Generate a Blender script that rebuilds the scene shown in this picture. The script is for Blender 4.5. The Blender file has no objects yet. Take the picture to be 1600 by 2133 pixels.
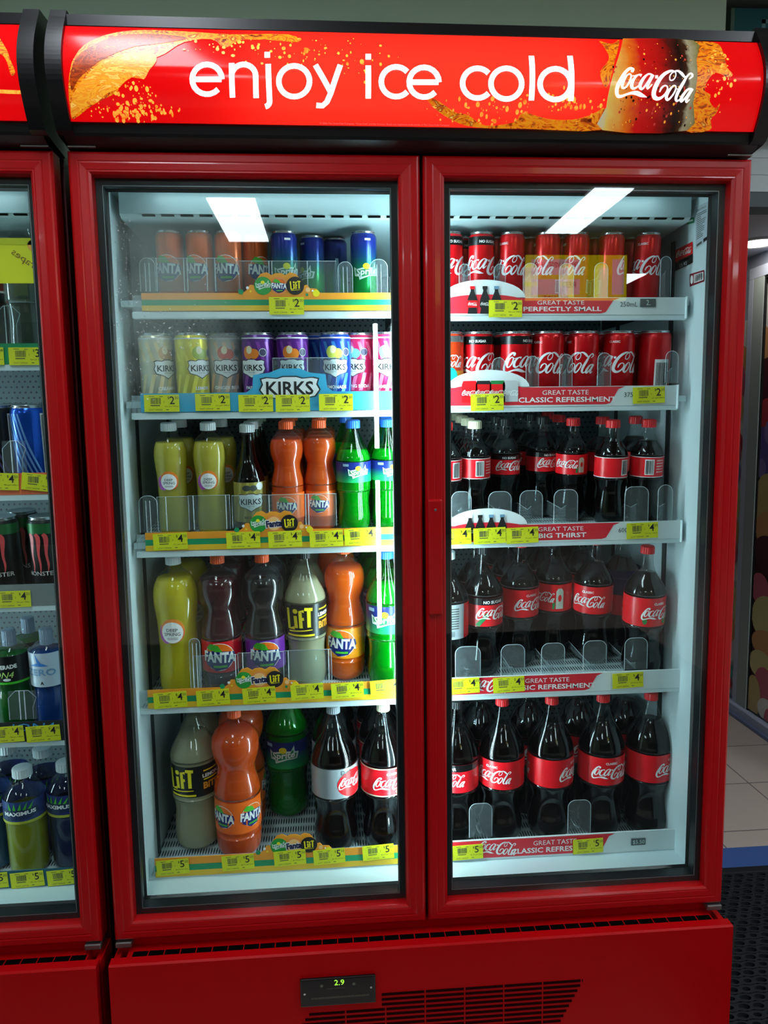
import bpy, bmesh, math, random
from mathutils import Vector, Matrix, geometry
random.seed(7)
C = bpy.context.scene.collection
PI = math.pi
# ------------------------------------------------------------------ camera
CAM = Vector((-0.17331, -1.36067, 0.98167)); YAW, PITCH, ROLL, FPX = 0.072404, -0.115149, -0.014332, 1530.0
_F = Vector((math.sin(YAW)*math.cos(PITCH), math.cos(YAW)*math.cos(PITCH), math.sin(PITCH)))
_R = Vector((math.cos(YAW), -math.sin(YAW), 0)); _U = _R.cross(_F)
_R2 = math.cos(ROLL)*_R + math.sin(ROLL)*_U; _U2 = -math.sin(ROLL)*_R + math.cos(ROLL)*_U
cd = bpy.data.cameras.new('camera'); co = bpy.data.objects.new('camera', cd); C.objects.link(co)
cd.sensor_fit = 'VERTICAL'; cd.sensor_height = 24; cd.lens = 24*FPX/2133; cd.clip_start = 0.01
co.matrix_world = Matrix(((_R2.x, _U2.x, -_F.x, CAM.x), (_R2.y, _U2.y, -_F.y, CAM.y), (_R2.z, _U2.z, -_F.z, CAM.z), (0, 0, 0, 1)))
sc = bpy.context.scene; sc.camera = co
def at(u, v, y=None, x=None, z=None):
    "a measured point of the photograph as a point of the room, on the plane given"
    d = _F*FPX + _R2*(u-800) - _U2*(v-1066.5)
    t = (y-CAM.y)/d.y if y is not None else (x-CAM.x)/d.x if x is not None else (z-CAM.z)/d.z
    return CAM + d*t
# ------------------------------------------------------------------ light
w = bpy.data.worlds.new('world'); sc.world = w; w.use_nodes = True
w.node_tree.nodes['Background'].inputs[0].default_value = (.55, .62, .62, 1); w.node_tree.nodes['Background'].inputs[1].default_value = 0.03
sc.view_settings.view_transform = 'Standard'; sc.view_settings.look = 'None'; sc.view_settings.gamma = 1
sc.view_settings.exposure = 0.0
sc.cycles.transparent_max_bounces = 40; sc.cycles.max_bounces = 10; sc.cycles.sample_clamp_indirect = 6
LAMP_CEIL, LAMP_LINE, LAMP_MULLION, LAMP_SIGN, LAMP_TOP_FILL = 22.0, 30.0, 46.0, 15.0, 7.0
ZF = -0.42           # floor
# ------------------------------------------------------------------ materials
def lin(c):
    return tuple(((x/255)/12.92 if x/255 <= .04045 else ((x/255+.055)/1.055)**2.4) for x in c)
MATS = {}
def mat(name, rgb=(128,128,128), rough=.5, metal=0, emit=0, spec=.5, coat=0, trans=0):
    if name in MATS: return MATS[name]
    m = bpy.data.materials.new(name); m.use_nodes = True; b = m.node_tree.nodes['Principled BSDF']
    c = lin(rgb)
    b.inputs['Base Color'].default_value = (*c, 1); b.inputs['Roughness'].default_value = rough
    b.inputs['Metallic'].default_value = metal; b.inputs['Specular IOR Level'].default_value = spec
    b.inputs['Coat Weight'].default_value = coat; b.inputs['Coat Roughness'].default_value = .05
    if emit: b.inputs['Emission Color'].default_value = (*c, 1); b.inputs['Emission Strength'].default_value = emit
    MATS[name] = m; return m
def nodes(name):
    m = bpy.data.materials.new(name); m.use_nodes = True; m.node_tree.nodes.clear(); MATS[name] = m
    nt = m.node_tree; out = nt.nodes.new('ShaderNodeOutputMaterial')
    def N(t, **k):
        n = nt.nodes.new('ShaderNode'+t)
        for a, b in k.items(): setattr(n, a, b)
        return n
    return m, nt, N, out, nt.links.new
def clear(name, tint=(255,255,255), base=.04, edge=.75, rough=.02, haze=0, hazecol=(220,230,235)):
    "clear plastic or glass: see-through with a reflection that grows towards grazing angles"
    m, nt, N, out, L = nodes(name)
    t = N('BsdfTransparent'); t.inputs[0].default_value = (*lin(tint), 1)
    g = N('BsdfGlossy'); g.inputs['Roughness'].default_value = rough; g.inputs[0].default_value = (1,1,1,1)
    lw = N('LayerWeight'); lw.inputs[0].default_value = .5
    p = N('Math', operation='POWER'); p.inputs[1].default_value = 3.5; L(lw.outputs['Facing'], p.inputs[0])
    a = N('Math', operation='MULTIPLY_ADD'); a.inputs[1].default_value = edge; a.inputs[2].default_value = base; L(p.outputs[0], a.inputs[0])
    mx = N('MixShader'); L(a.outputs[0], mx.inputs[0]); L(t.outputs[0], mx.inputs[1]); L(g.outputs[0], mx.inputs[2])
    res = mx
    if haze:
        d = N('BsdfDiffuse'); d.inputs[0].default_value = (*lin(hazecol), 1)
        m2 = N('MixShader'); m2.inputs[0].default_value = haze; L(mx.outputs[0], m2.inputs[1]); L(d.outputs[0], m2.inputs[2]); res = m2
    L(res.outputs[0], out.inputs[0]); return m
def juice(name, rgb, rough=.25, tr=.45):
    "cloudy liquid: some light passes into it"
    m, nt, N, out, L = nodes(name)
    b = N('BsdfPrincipled'); b.inputs['Base Color'].default_value = (*lin(rgb), 1); b.inputs['Roughness'].default_value = rough
    t = N('BsdfTranslucent'); t.inputs[0].default_value = (*lin(rgb), 1)
    mx = N('MixShader'); mx.inputs[0].default_value = tr; L(b.outputs[0], mx.inputs[1]); L(t.outputs[0], mx.inputs[2]); L(mx.outputs[0], out.inputs[0]); return m
def tinted(name, rgb, tint, k=.4):
    "clear coloured liquid"
    m, nt, N, out, L = nodes(name)
    b = N('BsdfPrincipled'); b.inputs['Base Color'].default_value = (*lin(rgb), 1); b.inputs['Roughness'].default_value = .15
    t = N('BsdfTransparent'); t.inputs[0].default_value = (*lin(tint), 1)
    mx = N('MixShader'); mx.inputs[0].default_value = k; L(b.outputs[0], mx.inputs[1]); L(t.outputs[0], mx.inputs[2]); L(mx.outputs[0], out.inputs[0]); return m
def ramp_z(name, stops, rough=.3, metal=.4, axis=2, emit=0, noise=0, nscale=8, coord='Object'):
    "printed colour that changes along one axis of the object"
    m, nt, N, out, L = nodes(name)
    tc = N('TexCoord'); sp = N('SeparateXYZ'); L(tc.outputs[coord], sp.inputs[0])
    cr = N('ValToRGB'); e = cr.color_ramp.elements
    v0, v1 = stops[0][0], stops[-1][0]
    mr = N('MapRange'); mr.inputs[1].default_value = v0; mr.inputs[2].default_value = v1
    L(sp.outputs[axis], mr.inputs[0]); src = mr.outputs[0]
    if noise:
        nz = N('TexNoise'); nz.inputs['Scale'].default_value = nscale; nz.inputs['Detail'].default_value = 3; L(tc.outputs[coord], nz.inputs['Vector'])
        ma = N('Math', operation='MULTIPLY_ADD'); ma.inputs[1].default_value = noise; ma.inputs[2].default_value = -noise/2
        L(nz.outputs[0], ma.inputs[0]); ad = N('Math', operation='ADD'); L(src, ad.inputs[0]); L(ma.outputs[0], ad.inputs[1]); src = ad.outputs[0]
    L(src, cr.inputs[0])
    for i, (v, c) in enumerate(stops):
        p = (v-v0)/(v1-v0)
        el = e[i] if i < 2 else e.new(p)
        el.position = p
    for i, (v, c) in enumerate(stops):
        min(e, key=lambda q: abs(q.position-(v-v0)/(v1-v0))).color = (*lin(c), 1)
    b = N('BsdfPrincipled'); b.inputs['Roughness'].default_value = rough; b.inputs['Metallic'].default_value = metal
    L(cr.outputs[0], b.inputs['Base Color'])
    if emit: L(cr.outputs[0], b.inputs['Emission Color']); b.inputs['Emission Strength'].default_value = emit
    L(b.outputs[0], out.inputs[0]); return m
def swirl(name, cols, scale, emit, dist=3, stretch=(1,1,1), rough=.3):
    "printed swirling liquid"
    m, nt, N, out, L = nodes(name)
    tc = N('TexCoord'); mp = N('Mapping'); mp.inputs['Scale'].default_value = stretch; L(tc.outputs['Object'], mp.inputs[0])
    nz = N('TexNoise'); nz.inputs['Scale'].default_value = scale; nz.inputs['Detail'].default_value = 5; nz.inputs['Distortion'].default_value = dist; L(mp.outputs[0], nz.inputs['Vector'])
    cr = N('ValToRGB'); e = cr.color_ramp.elements
    k = len(cols)
    for i, c in enumerate(cols):
        p = .3+.4*i/(k-1)
        el = e[i] if i < 2 else e.new(p)
        el.position = p
    for i, c in enumerate(cols):
        min(e, key=lambda q: abs(q.position-(.3+.4*i/(k-1)))).color = (*lin(c), 1)
    L(nz.outputs[0], cr.inputs[0])
    b = N('BsdfPrincipled'); b.inputs['Roughness'].default_value = rough
    L(cr.outputs[0], b.inputs['Base Color'])
    if emit: L(cr.outputs[0], b.inputs['Emission Color']); b.inputs['Emission Strength'].default_value = emit
    L(b.outputs[0], out.inputs[0]); return m
def holes(name, rgb, dark, px, pz, wx, wz, ax=0, az=2, rough=.5, stagger=True):
    "sheet with a regular pattern of holes"
    m, nt, N, out, L = nodes(name)
    tc = N('TexCoord'); sp = N('SeparateXYZ'); L(tc.outputs['Object'], sp.inputs[0])
    def M(op, a, b=None, c=None):
        n = N('Math', operation=op)
        for i, q in enumerate((a, b, c)):
            if q is None: continue
            if isinstance(q, (int, float)): n.inputs[i].default_value = q
            else: L(q, n.inputs[i])
        return n.outputs[0]
    X = M('DIVIDE', sp.outputs[ax], px); Z = M('DIVIDE', sp.outputs[az], pz)
    if stagger: X = M('ADD', X, M('MULTIPLY', M('FLOORED_MODULO', M('FLOOR', Z), 2.0), .5))
    fx = M('ABSOLUTE', M('SUBTRACT', M('FRACT', X), .5)); fz = M('ABSOLUTE', M('SUBTRACT', M('FRACT', Z), .5))
    r = M('ADD', M('POWER', M('DIVIDE', fx, wx), 2.0), M('POWER', M('DIVIDE', fz, wz), 2.0))
    h = M('LESS_THAN', r, 1.0)
    mx = N('Mix', data_type='RGBA'); L(h, mx.inputs[0]); mx.inputs[6].default_value = (*lin(rgb), 1); mx.inputs[7].default_value = (*lin(dark), 1)
    b = N('BsdfPrincipled'); b.inputs['Roughness'].default_value = rough; L(mx.outputs[2], b.inputs['Base Color']); L(b.outputs[0], out.inputs[0]); return m
def noisy(name, rgb, rgb2, scale, rough=.6, bump=0, metal=0):
    m, nt, N, out, L = nodes(name)
    tc = N('TexCoord'); nz = N('TexNoise'); nz.inputs['Scale'].default_value = scale; nz.inputs['Detail'].default_value = 4; L(tc.outputs['Object'], nz.inputs['Vector'])
    mx = N('Mix', data_type='RGBA'); L(nz.outputs[0], mx.inputs[0]); mx.inputs[6].default_value = (*lin(rgb), 1); mx.inputs[7].default_value = (*lin(rgb2), 1)
    b = N('BsdfPrincipled'); b.inputs['Roughness'].default_value = rough; b.inputs['Metallic'].default_value = metal; b.inputs['Specular IOR Level'].default_value = .1; L(mx.outputs[2], b.inputs['Base Color'])
    if bump:
        bp = N('Bump'); bp.inputs['Strength'].default_value = bump; bp.inputs['Distance'].default_value = .002; L(nz.outputs[0], bp.inputs['Height']); L(bp.outputs[0], b.inputs['Normal'])
    L(b.outputs[0], out.inputs[0]); return m
RED = mat('red_frame', (172,5,12), .28, spec=.35, coat=.25); REDP = noisy('red_panel', (166,2,7), (174,3,8), 6, .42)
BLK = mat('black_plastic', (9,9,11), .3); GASK = mat('gasket', (14,20,24), .35); DARK = mat('dark_gap', (2,2,2), .9, spec=.05)
WHITE = mat('white_liner', (196,214,218), .35); WSH = mat('white_shelf', (205,222,226), .4); SILV = mat('silver', (190,194,198), .25, .9)
PERF = holes('perforated_back', (92,104,108), (12,14,16), .014, .014, .2, .2)
SLOT = holes('slotted_deck', (190,206,210), (30,40,44), .006, .034, .27, .36, 0, 1, stagger=False)
GLASS = clear('door_glass', (250,255,253), .026, .8, .004)
PET = clear('clear_plastic', (250,252,252), .035, .55, .06); PETG = clear('green_plastic', (70,225,130), .04, .6, .06)
ACR = clear('acrylic', (240,246,246), .05, .5, .03, .05); ACRE = clear('acrylic_edge', (225,235,235), .15, .5, .1, .45)
STEEL = mat('steel', (150,150,148), .35, .9)
INK = mat('ink_black', (20,20,22), .5); PW = mat('print_white', (240,240,240), .35); PY = mat('tag_yellow', (214,214,22), .5); PDG = mat('print_grey', (60,66,60), .6)
PR = mat('print_red', (222,20,28), .35); PRD = mat('strip_red', (214,38,52), .35); PG = mat('print_green', (20,140,90), .4); PO = mat('strip_orange', (236,150,40), .4); PYO = mat('strip_gold', (226,180,40), .4)
PB = mat('strip_blue', (60,165,205), .4); NAVY = mat('print_navy', (20,32,110), .35); LG = mat('print_leaf', (70,170,40), .4); YL = mat('print_yellow', (240,220,30), .4)
# ------------------------------------------------------------------ flat artwork
_tc = {}
def text_mesh(s, bold):
    k = (s, bold)
    if k not in _tc:
        cu = bpy.data.curves.new('t', 'FONT'); cu.body = s; cu.resolution_u = 2; cu.offset = bold; cu.fill_mode = 'FRONT'
        o = bpy.data.objects.new('t', cu); C.objects.link(o)
        dg = bpy.context.evaluated_depsgraph_get(); me = bpy.data.meshes.new_from_object(o.evaluated_get(dg))
        vs = [(v.co.x, v.co.y) for v in me.vertices]; fs = [tuple(p.vertices) for p in me.polygons]
        bpy.data.objects.remove(o); bpy.data.curves.remove(cu); bpy.data.meshes.remove(me)
        x0 = min(v[0] for v in vs); x1 = max(v[0] for v in vs); y0 = min(v[1] for v in vs); y1 = max(v[1] for v in vs)
        _tc[k] = ([((a-(x0+x1)/2), (b-(y0+y1)/2)) for a, b in vs], fs, x1-x0, y1-y0)
    return _tc[k]
def catmull(pts, n=5):
    out = []
    P = [pts[0]]+list(pts)+[pts[-1]]
    for i in range(1, len(P)-2):
        a, b, c, d = P[i-1], P[i], P[i+1], P[i+2]
        for k in range(n):
            t = k/n
            out.append(tuple(.5*((2*b[j])+(c[j]-a[j])*t+(2*a[j]-5*b[j]+4*c[j]-d[j])*t*t+(3*b[j]-a[j]-3*c[j]+d[j])*t**3) for j in range(len(b))))
    out.append(tuple(pts[-1])); return out
class Dec:
    def __init__(s): s.it = []
    def add(s, vs, fs, m, layer=1): s.it.append((list(vs), list(fs), m, layer)); return s
    def text(s, t, cx, cy, h, m, w=None, bold=0., rot=0, shear=0, layer=2, mirror=False):
        vs, fs, tw, th = text_mesh(t, bold)
        sy = h/th; sx = (w/tw) if w else sy
        if mirror: sx = -sx
        c, n = math.cos(rot), math.sin(rot); o = []
        for a, b in vs:
            x = a*sx+b*sy*shear; y = b*sy; o.append((cx+x*c-y*n, cy+x*n+y*c))
        return s.add(o, fs, m, layer)
    def rect(s, x0, y0, x1, y1, m, layer=1): return s.add([(x0,y0),(x1,y0),(x1,y1),(x0,y1)], [(0,1,2,3)], m, layer)
    def quad(s, pts, m, layer=1): return s.add(pts, [(0,1,2,3)], m, layer)
    def ell(s, cx, cy, rx, ry, m, layer=1, n=20): 
        return s.add([(cx+rx*math.cos(2*PI*i/n), cy+ry*math.sin(2*PI*i/n)) for i in range(n)], [tuple(range(n))], m, layer)
    def ring(s, cx, cy, rx, ry, wd, m, layer=1, n=24, a0=0, a1=2*PI):
        vs = []; fs = []
        for i in range(n+1):
            a = a0+(a1-a0)*i/n
            vs += [(cx+(rx-wd/2)*math.cos(a), cy+(ry-wd/2)*math.sin(a)), (cx+(rx+wd/2)*math.cos(a), cy+(ry+wd/2)*math.sin(a))]
            if i: fs.append((2*i-2, 2*i-1, 2*i+1, 2*i))
        return s.add(vs, fs, m, layer)
    def poly(s, pts, m, layer=1, smooth=0):
        if smooth: pts = catmull(list(pts)+[pts[0]], smooth)[:-1]
        tr = geometry.tessellate_polygon([[Vector((a,b,0)) for a,b in pts]])
        return s.add(pts, [tuple(t) for t in tr], m, layer)
    def stroke(s, pts, m, layer=2, n=4, fn=None):
        P = catmull(pts, n) if n > 1 else list(pts); vs = []; fs = []
        for i, (x, y, wd) in enumerate(P):
            a = P[max(0,i-1)]; b = P[min(len(P)-1,i+1)]
            dx, dy = b[0]-a[0], b[1]-a[1]; l = math.hypot(dx, dy) or 1; nx, ny = -dy/l*wd/2, dx/l*wd/2
            p, q = (x+nx, y+ny), (x-nx, y-ny)
            if fn: p, q = fn(*p), fn(*q)
            vs += [p, q]
            if i: fs.append((2*i-2, 2*i-1, 2*i+1, 2*i))
        return s.add(vs, fs, m, layer)
    def barcode(s, x0, y0, x1, y1, m, layer=2, seed=1):
        r = random.Random(seed); x = x0
        while x < x1:
            wd = (x1-x0)*r.choice([.015,.03,.045]); s.rect(x, y0, min(x+wd,x1), y1, m, layer); x += wd+(x1-x0)*r.choice([.02,.035])
        return s
    def script(s, cx, cy, wd, m, layer=3, ky=1.0, shearx=0):
        "the flowing two-word lettering of the red labels"
        k = wd/1210.
        def fn(x, y):
            X = (x-790); Y = -(y-400)+X*.17*ky
            return (cx+X*k, cy+Y*k)
        S = [[(455,185,20),(430,200,40),(450,165,40),(400,150,42),(340,190,44),(280,270,52),(225,370,58),(205,455,54),(232,525,45),(290,532,35),(370,510,30),(440,497,36),(520,500,58),(600,532,50),(690,562,5)],
             [(400,225,16),(340,262,30),(290,345,50),(292,418,34),(345,415,25),(400,335,28),(418,255,22),(392,228,14)],
             [(415,262,12),(470,262,14),(520,250,16)],
             [(580,262,42),(530,250,20),(455,315,44),(432,400,52),(475,440,32),(560,395,14)],
             [(745,262,30),(690,243,22),(612,305,42),(562,400,52),(596,452,32),(655,395,22),(730,275,16)],
             [(765,258,42),(690,385,46),(686,450,28),(755,395,12)],
             [(795,290,44),(838,292,44)],
             [(880,505,16),(905,450,30),(960,418,18),(1000,450,22),(985,515,26),(930,572,34),(860,590,46),(800,552,62),(795,470,68),(850,350,62),(935,258,50),(1040,212,34),(1110,232,18),(1118,290,16),(1080,345,18),(1032,345,18),(1026,290,16),(1070,235,18),(1150,215,28),(1215,262,44),(1262,312,30),(1315,300,14)],
             [(1090,425,18),(1035,480,40),(996,560,50),(1022,612,32),(1080,570,26),(1128,490,24),(1125,432,18),(1088,424,12)],
             [(1130,470,10),(1160,475,12)],
             [(1330,345,10),(1385,300,30),(1355,262,24),(1300,300,26),(1240,395,48),(1175,510,50),(1152,600,42),(1185,632,26),(1240,590,12)],
             [(1375,480,20),(1310,495,32),(1240,590,48),(1245,642,34),(1300,595,24),(1365,500,16)],
             [(1395,480,42),(1325,600,44),(1330,655,24),(1375,620,10)]]
        for st in S: s.stroke(st, m, layer, 3, fn)
        return s
    def meshdata(s, step=None, stepz=None):
        bm_out = []
        for vs, fs, m, layer in s.it:
            if stepz:
                bm = bmesh.new(); bv = [bm.verts.new((a, b, 0)) for a, b in vs]
                for f in fs:
                    try: bm.faces.new([bv[i] for i in f])
                    except ValueError: pass
                z0 = min(v[1] for v in vs); z1 = max(v[1] for v in vs); k = math.ceil(z0/stepz)
                while k*stepz < z1:
                    bmesh.ops.bisect_plane(bm, geom=bm.verts[:]+bm.edges[:]+bm.faces[:], plane_co=(0, k*stepz, 0), plane_no=(0, 1, 0), dist=1e-7); k += 1
                bm.verts.index_update(); vs = [(v.co.x, v.co.y) for v in bm.verts]; fs = [tuple(v.index for v in f.verts) for f in bm.faces]; bm.free()
            if step:
                x0 = min(v[0] for v in vs); x1 = max(v[0] for v in vs)
                if x1-x0 > step:
                    bm = bmesh.new(); bv = [bm.verts.new((a, b, 0)) for a, b in vs]
                    for f in fs:
                        try: bm.faces.new([bv[i] for i in f])
                        except ValueError: pass
                    k = math.ceil(x0/step)
                    while k*step < x1:
                        bmesh.ops.bisect_plane(bm, geom=bm.verts[:]+bm.edges[:]+bm.faces[:], plane_co=(k*step, 0, 0), plane_no=(1, 0, 0), dist=1e-7); k += 1
                    bm.verts.index_update(); vs = [(v.co.x, v.co.y) for v in bm.verts]; fs = [tuple(v.index for v in f.verts) for f in bm.faces]; bm.free()
            bm_out.append((vs, fs, m, layer))
        return bm_out
# ------------------------------------------------------------------ solid shapes
class MB:
    def __init__(s): s.v = []; s.f = []; s.m = []; s.s = []; s.mats = []
    def mi(s, m):
        if m not in s.mats: s.mats.append(m)
        return s.mats.index(m)
    def add(s, vs, fs, m, smooth=False):
        o = len(s.v); s.v += [tuple(v) for v in vs]; i = s.mi(m)
        for f in fs: s.f.append(tuple(a+o for a in f)); s.m.append(i); s.s.append(smooth)
        return s
    def box(s, x0, x1, y0, y1, z0, z1, m, b=0):
        if b:
            bm = bmesh.new(); bmesh.ops.create_cube(bm, size=1)
            for v in bm.verts: v.co = ((x0+x1)/2+v.co.x*(x1-x0), (y0+y1)/2+v.co.y*(y1-y0), (z0+z1)/2+v.co.z*(z1-z0))
            bmesh.ops.bevel(bm, geom=bm.edges[:], offset=b, segments=2, affect='EDGES', profile=.5)
            bm.verts.index_update(); s.add([v.co[:] for v in bm.verts], [tuple(v.index for v in f.verts) for f in bm.faces], m); bm.free(); return s
        vs = [(x, y, z) for x in (x0, x1) for y in (y0, y1) for z in (z0, z1)]
        return s.add(vs, [(0,1,3,2),(4,6,7,5),(0,4,5,1),(2,3,7,6),(0,2,6,4),(1,5,7,3)], m)
    def prism(s, prof, x0, x1, m, smooth=False):
        "profile of (y, z) points swept along x"
        n = len(prof); vs = [(x0, a, b) for a, b in prof]+[(x1, a, b) for a, b in prof]
        s.add(vs, [(i, (i+1) % n, n+(i+1) % n, n+i) for i in range(n)], m, smooth)
        for b in (0, n):
            tr = geometry.tessellate_polygon([[Vector((p[0], p[1], 0)) for p in prof]]); s.add([vs[b+i] for i in range(n)], [tuple(t) for t in tr], m)
        return s
    def frame(s, x0, x1, z0, z1, prof, m):
        "mitred picture frame; prof of (inset, y)"
        vs = []; fs = []; n = len(prof)
        for i, y in prof: vs += [(x0+i, y, z0+i), (x1-i, y, z0+i), (x1-i, y, z1-i), (x0+i, y, z1-i)]
        for k in range(n):
            a = 4*k; b = 4*((k+1) % n)
            for j in range(4): fs.append((a+j, a+(j+1) % 4, b+(j+1) % 4, b+j))
        return s.add(vs, fs, m)
    def lathe(s, prof, m, n=28, ctr=(0,0), smooth=True, rib=0):
        vs = []; fs = []
        for z, r in prof:
            for i in range(n):
                a = 2*PI*i/n; q = r*(1+rib*(i % 2)); vs.append((ctr[0]+q*math.sin(a), ctr[1]-q*math.cos(a), z))
        for k in range(len(prof)-1):
            for i in range(n):
                j = (i+1) % n; fs.append((k*n+i, k*n+j, (k+1)*n+j, (k+1)*n+i))
        return s.add(vs, fs, m, smooth)
    def tube(s, pts, r, m, n=6):
        pts = [Vector(p) for p in pts]; vs = []; fs = []
        for i, p in enumerate(pts):
            d = (pts[min(len(pts)-1, i+1)]-pts[max(0, i-1)]).normalized()
            u = d.cross(Vector((0.13, .9, .41))).normalized(); v = d.cross(u)
            for k in range(n): a = 2*PI*k/n; vs.append(p+u*r*math.cos(a)+v*r*math.sin(a))
        for i in range(len(pts)-1):
            for k in range(n): j = (k+1) % n; fs.append((i*n+k, i*n+j, (i+1)*n+j, (i+1)*n+k))
        fs += [tuple(range(n)), tuple(range((len(pts)-1)*n, len(pts)*n))]
        return s.add(vs, fs, m, True)
    def dec(s, d, fn, step=None, smooth=False, stepz=None):
        for vs, fs, m, layer in d.meshdata(step, stepz): s.add([fn(a, b, layer) for a, b in vs], fs, m, smooth)
        return s
    def mesh(s, name):
        me = bpy.data.meshes.new(name); me.from_pydata(s.v, [], s.f)
        for m in s.mats: me.materials.append(m)
        me.polygons.foreach_set('material_index', s.m); me.polygons.foreach_set('use_smooth', s.s); me.update(); return me
    def build(s, name, parent=None, **tags):
        o = bpy.data.objects.new(name, s.mesh(name)); C.objects.link(o)
        if parent:
            o.parent = parent; p = parent; off = Vector((0,0,0))
            while p: off += p.location; p = p.parent
            o.location = -off
        for k, v in tags.items(): o[k] = v
        return o
def onplane(y): return lambda a, b, l: (a, y-.0003*l, b)
def thing(name, label, cat, loc=(0,0,0), group=None):
    o = bpy.data.objects.new(name, None); C.objects.link(o); o.location = loc; o.empty_display_size = .05
    o['label'] = label; o['category'] = cat
    if group: o['group'] = group
    return o
def struct(mb, name): return mb.build(name, kind='structure')
def P(u, v, y=.138): p = at(u, v, y); return (p.x, p.z)
# ------------------------------------------------------------------ the room
TILE = None
def tile_mat():
    m, nt, N, out, L = nodes('floor_tiles')
    tc = N('TexCoord'); mp = N('Mapping'); L(tc.outputs['Object'], mp.inputs[0]); mp.inputs['Location'].default_value = (-1.43, -.935, 0)
    bt = N('TexBrick'); L(mp.outputs[0], bt.inputs[0]); bt.offset = 0; bt.inputs['Scale'].default_value = 1
    bt.inputs['Brick Width'].default_value = .322; bt.inputs['Row Height'].default_value = .322; bt.inputs['Mortar Size'].default_value = .003
    bt.inputs['Color1'].default_value = (*lin((214,196,184)), 1); bt.inputs['Color2'].default_value = (*lin((206,190,178)), 1); bt.inputs['Mortar'].default_value = (*lin((120,112,108)), 1)
    b = N('BsdfPrincipled'); b.inputs['Roughness'].default_value = .35; L(bt.outputs[0], b.inputs['Base Color']); L(b.outputs[0], out.inputs[0]); return m
struct(MB().box(-4, 4, -8, 7, ZF-.05, ZF, tile_mat()), 'floor')
CEILM = mat('ceiling_paint', (150,158,152), .8)
struct(MB().box(-4, 4, -8, 1.25, 2.301, 2.35, CEILM), 'ceiling')
WG = mat('wall_grey_green', (168,190,164), .8)
struct(MB().box(-4, .98, .80, .9, ZF, 2.3, WG), 'wall_back')
struct(MB().box(-4.1, -4, -8, .8, ZF, 2.3, WG), 'wall_left'); struct(MB().box(-4, 4, -8.1, -8, ZF, 2.3, mat('wall_dim', (52,56,54), .8)), 'wall_behind')
struct(MB().box(4, 4.1, -8, 7, ZF, 2.5, mat('wall_far_paint', (150,150,150), .8)), 'wall_right')
struct(MB().box(-4, 4, 7, 7.1, ZF, 2.5, mat('wall_far2', (170,172,180), .8)), 'wall_far')
# painted strip on the floor
struct(MB().box(.5, 2.5, .70, .838, ZF, ZF+.0015, mat('blue_strip', (70,104,170), .45)), 'trim_1')
# bulkhead with banded front, lower ceiling beyond it
mb = MB(); by = 1.2
zt = at(1590, 258, by).z; zb = at(1590, 400, by).z; zb2 = at(1590, 430, by).z
SH = mat('bulkhead_white', (222,234,236), .6)
n = 4
for i in range(n):
    a = zb+(zt-zb)*i/n; b_ = zb+(zt-zb)*(i+1)/n
    mb.box(.9, 4, by, by+.1, a+.0015, b_, SH); 
mb.box(.9, 4, by+.002, by+.1, zb, zt, mat('groove_grey', (110,122,126), .7)); mb.box(.9, 4, by+.004, by+.1, zb2, zb, mat('bulkhead_lip', (96,108,112), .6))
struct(mb, 'trim_2')
struct(MB().box(.9, 4, by+.02, by+.12, zt, 2.3, mat('bulkhead_dark', (34,58,40), .7)), 'wall_bulkhead')
CZ = 1.74
struct(MB().box(.9, 4, by+.1, 7, CZ, CZ+.05, mat('soffit', (196,198,206), .6)), 'ceiling_lower')
# teal sign
tz0 = at(1590, 236, 1.0).z; tz1 = at(1590, 18, 1.0).z; tx0 = at(1528, 100, 1.0).x
t = thing('hanging_sign', 'dark teal sign box with pale square lettering, above right end of the cooler', 'sign', (tx0+.3, 1.1, tz0))
MB().box(tx0, tx0+1.2, 1.0, 1.18, tz0, tz1, mat('teal', (12,92,96), .5)).box(tx0-.012, tx0, 1.0, 1.18, tz0, tz1, mat('teal_edge', (90,120,104), .6)).build('sign_box', t)
d = Dec(); a = P(1588, 40, .999); b_ = P(1640, 118, .999); tw = mat('sign_lettering', (110,150,156), .5)
d.rect(a[0], b_[1], a[0]+.012, a[1], tw)
for zz in (a[1], (a[1]+b_[1])/2, b_[1]): d.rect(a[0], zz-.012, a[0]+.12, zz, tw)
MB().dec(d, onplane(.9995)).build('lettering', t)
# downlight in the lower ceiling
dl = at(1578, 505, z=CZ)
t = thing('downlight', 'round lit downlight in the low white ceiling past the cooler', 'ceiling light', (dl.x, dl.y, CZ))
MB().lathe([(0,.10),(-.006,.10),(-.006,.075),(-.002,.075)], mat('light_ring', (230,230,230), .4), 32).build('trim_ring', t).location = (0,0,0)
MB().lathe([(-.004,.075),(-.0035,.0001)], mat('downlight_glow', (255,248,235), .5, emit=18), 32).build('diffuser', t).location = (0,0,0)
for (lx, ly, lw_) in ((2.6, 2.4, 'second'), (2.2, 3.6, 'third'), (3.2, 3.6, 'fourth'), (2.6, 5.2, 'fifth')):  # unseen downlights added to brighten the far area
    t = thing('downlight', lw_+' unseen round downlight added to light the area past the cooler', 'ceiling light', (lx, ly, CZ))
    MB().lathe([(0,.14),(-.006,.14),(-.006,.115),(-.002,.115)], MATS['light_ring'], 32).build('trim_ring', t).location = (0,0,0)
    MB().lathe([(-.004,.115),(-.0035,.0001)], mat('downlight_fill', (255,250,240), .5, emit=190), 32).build('diffuser', t).location = (0,0,0)
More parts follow.
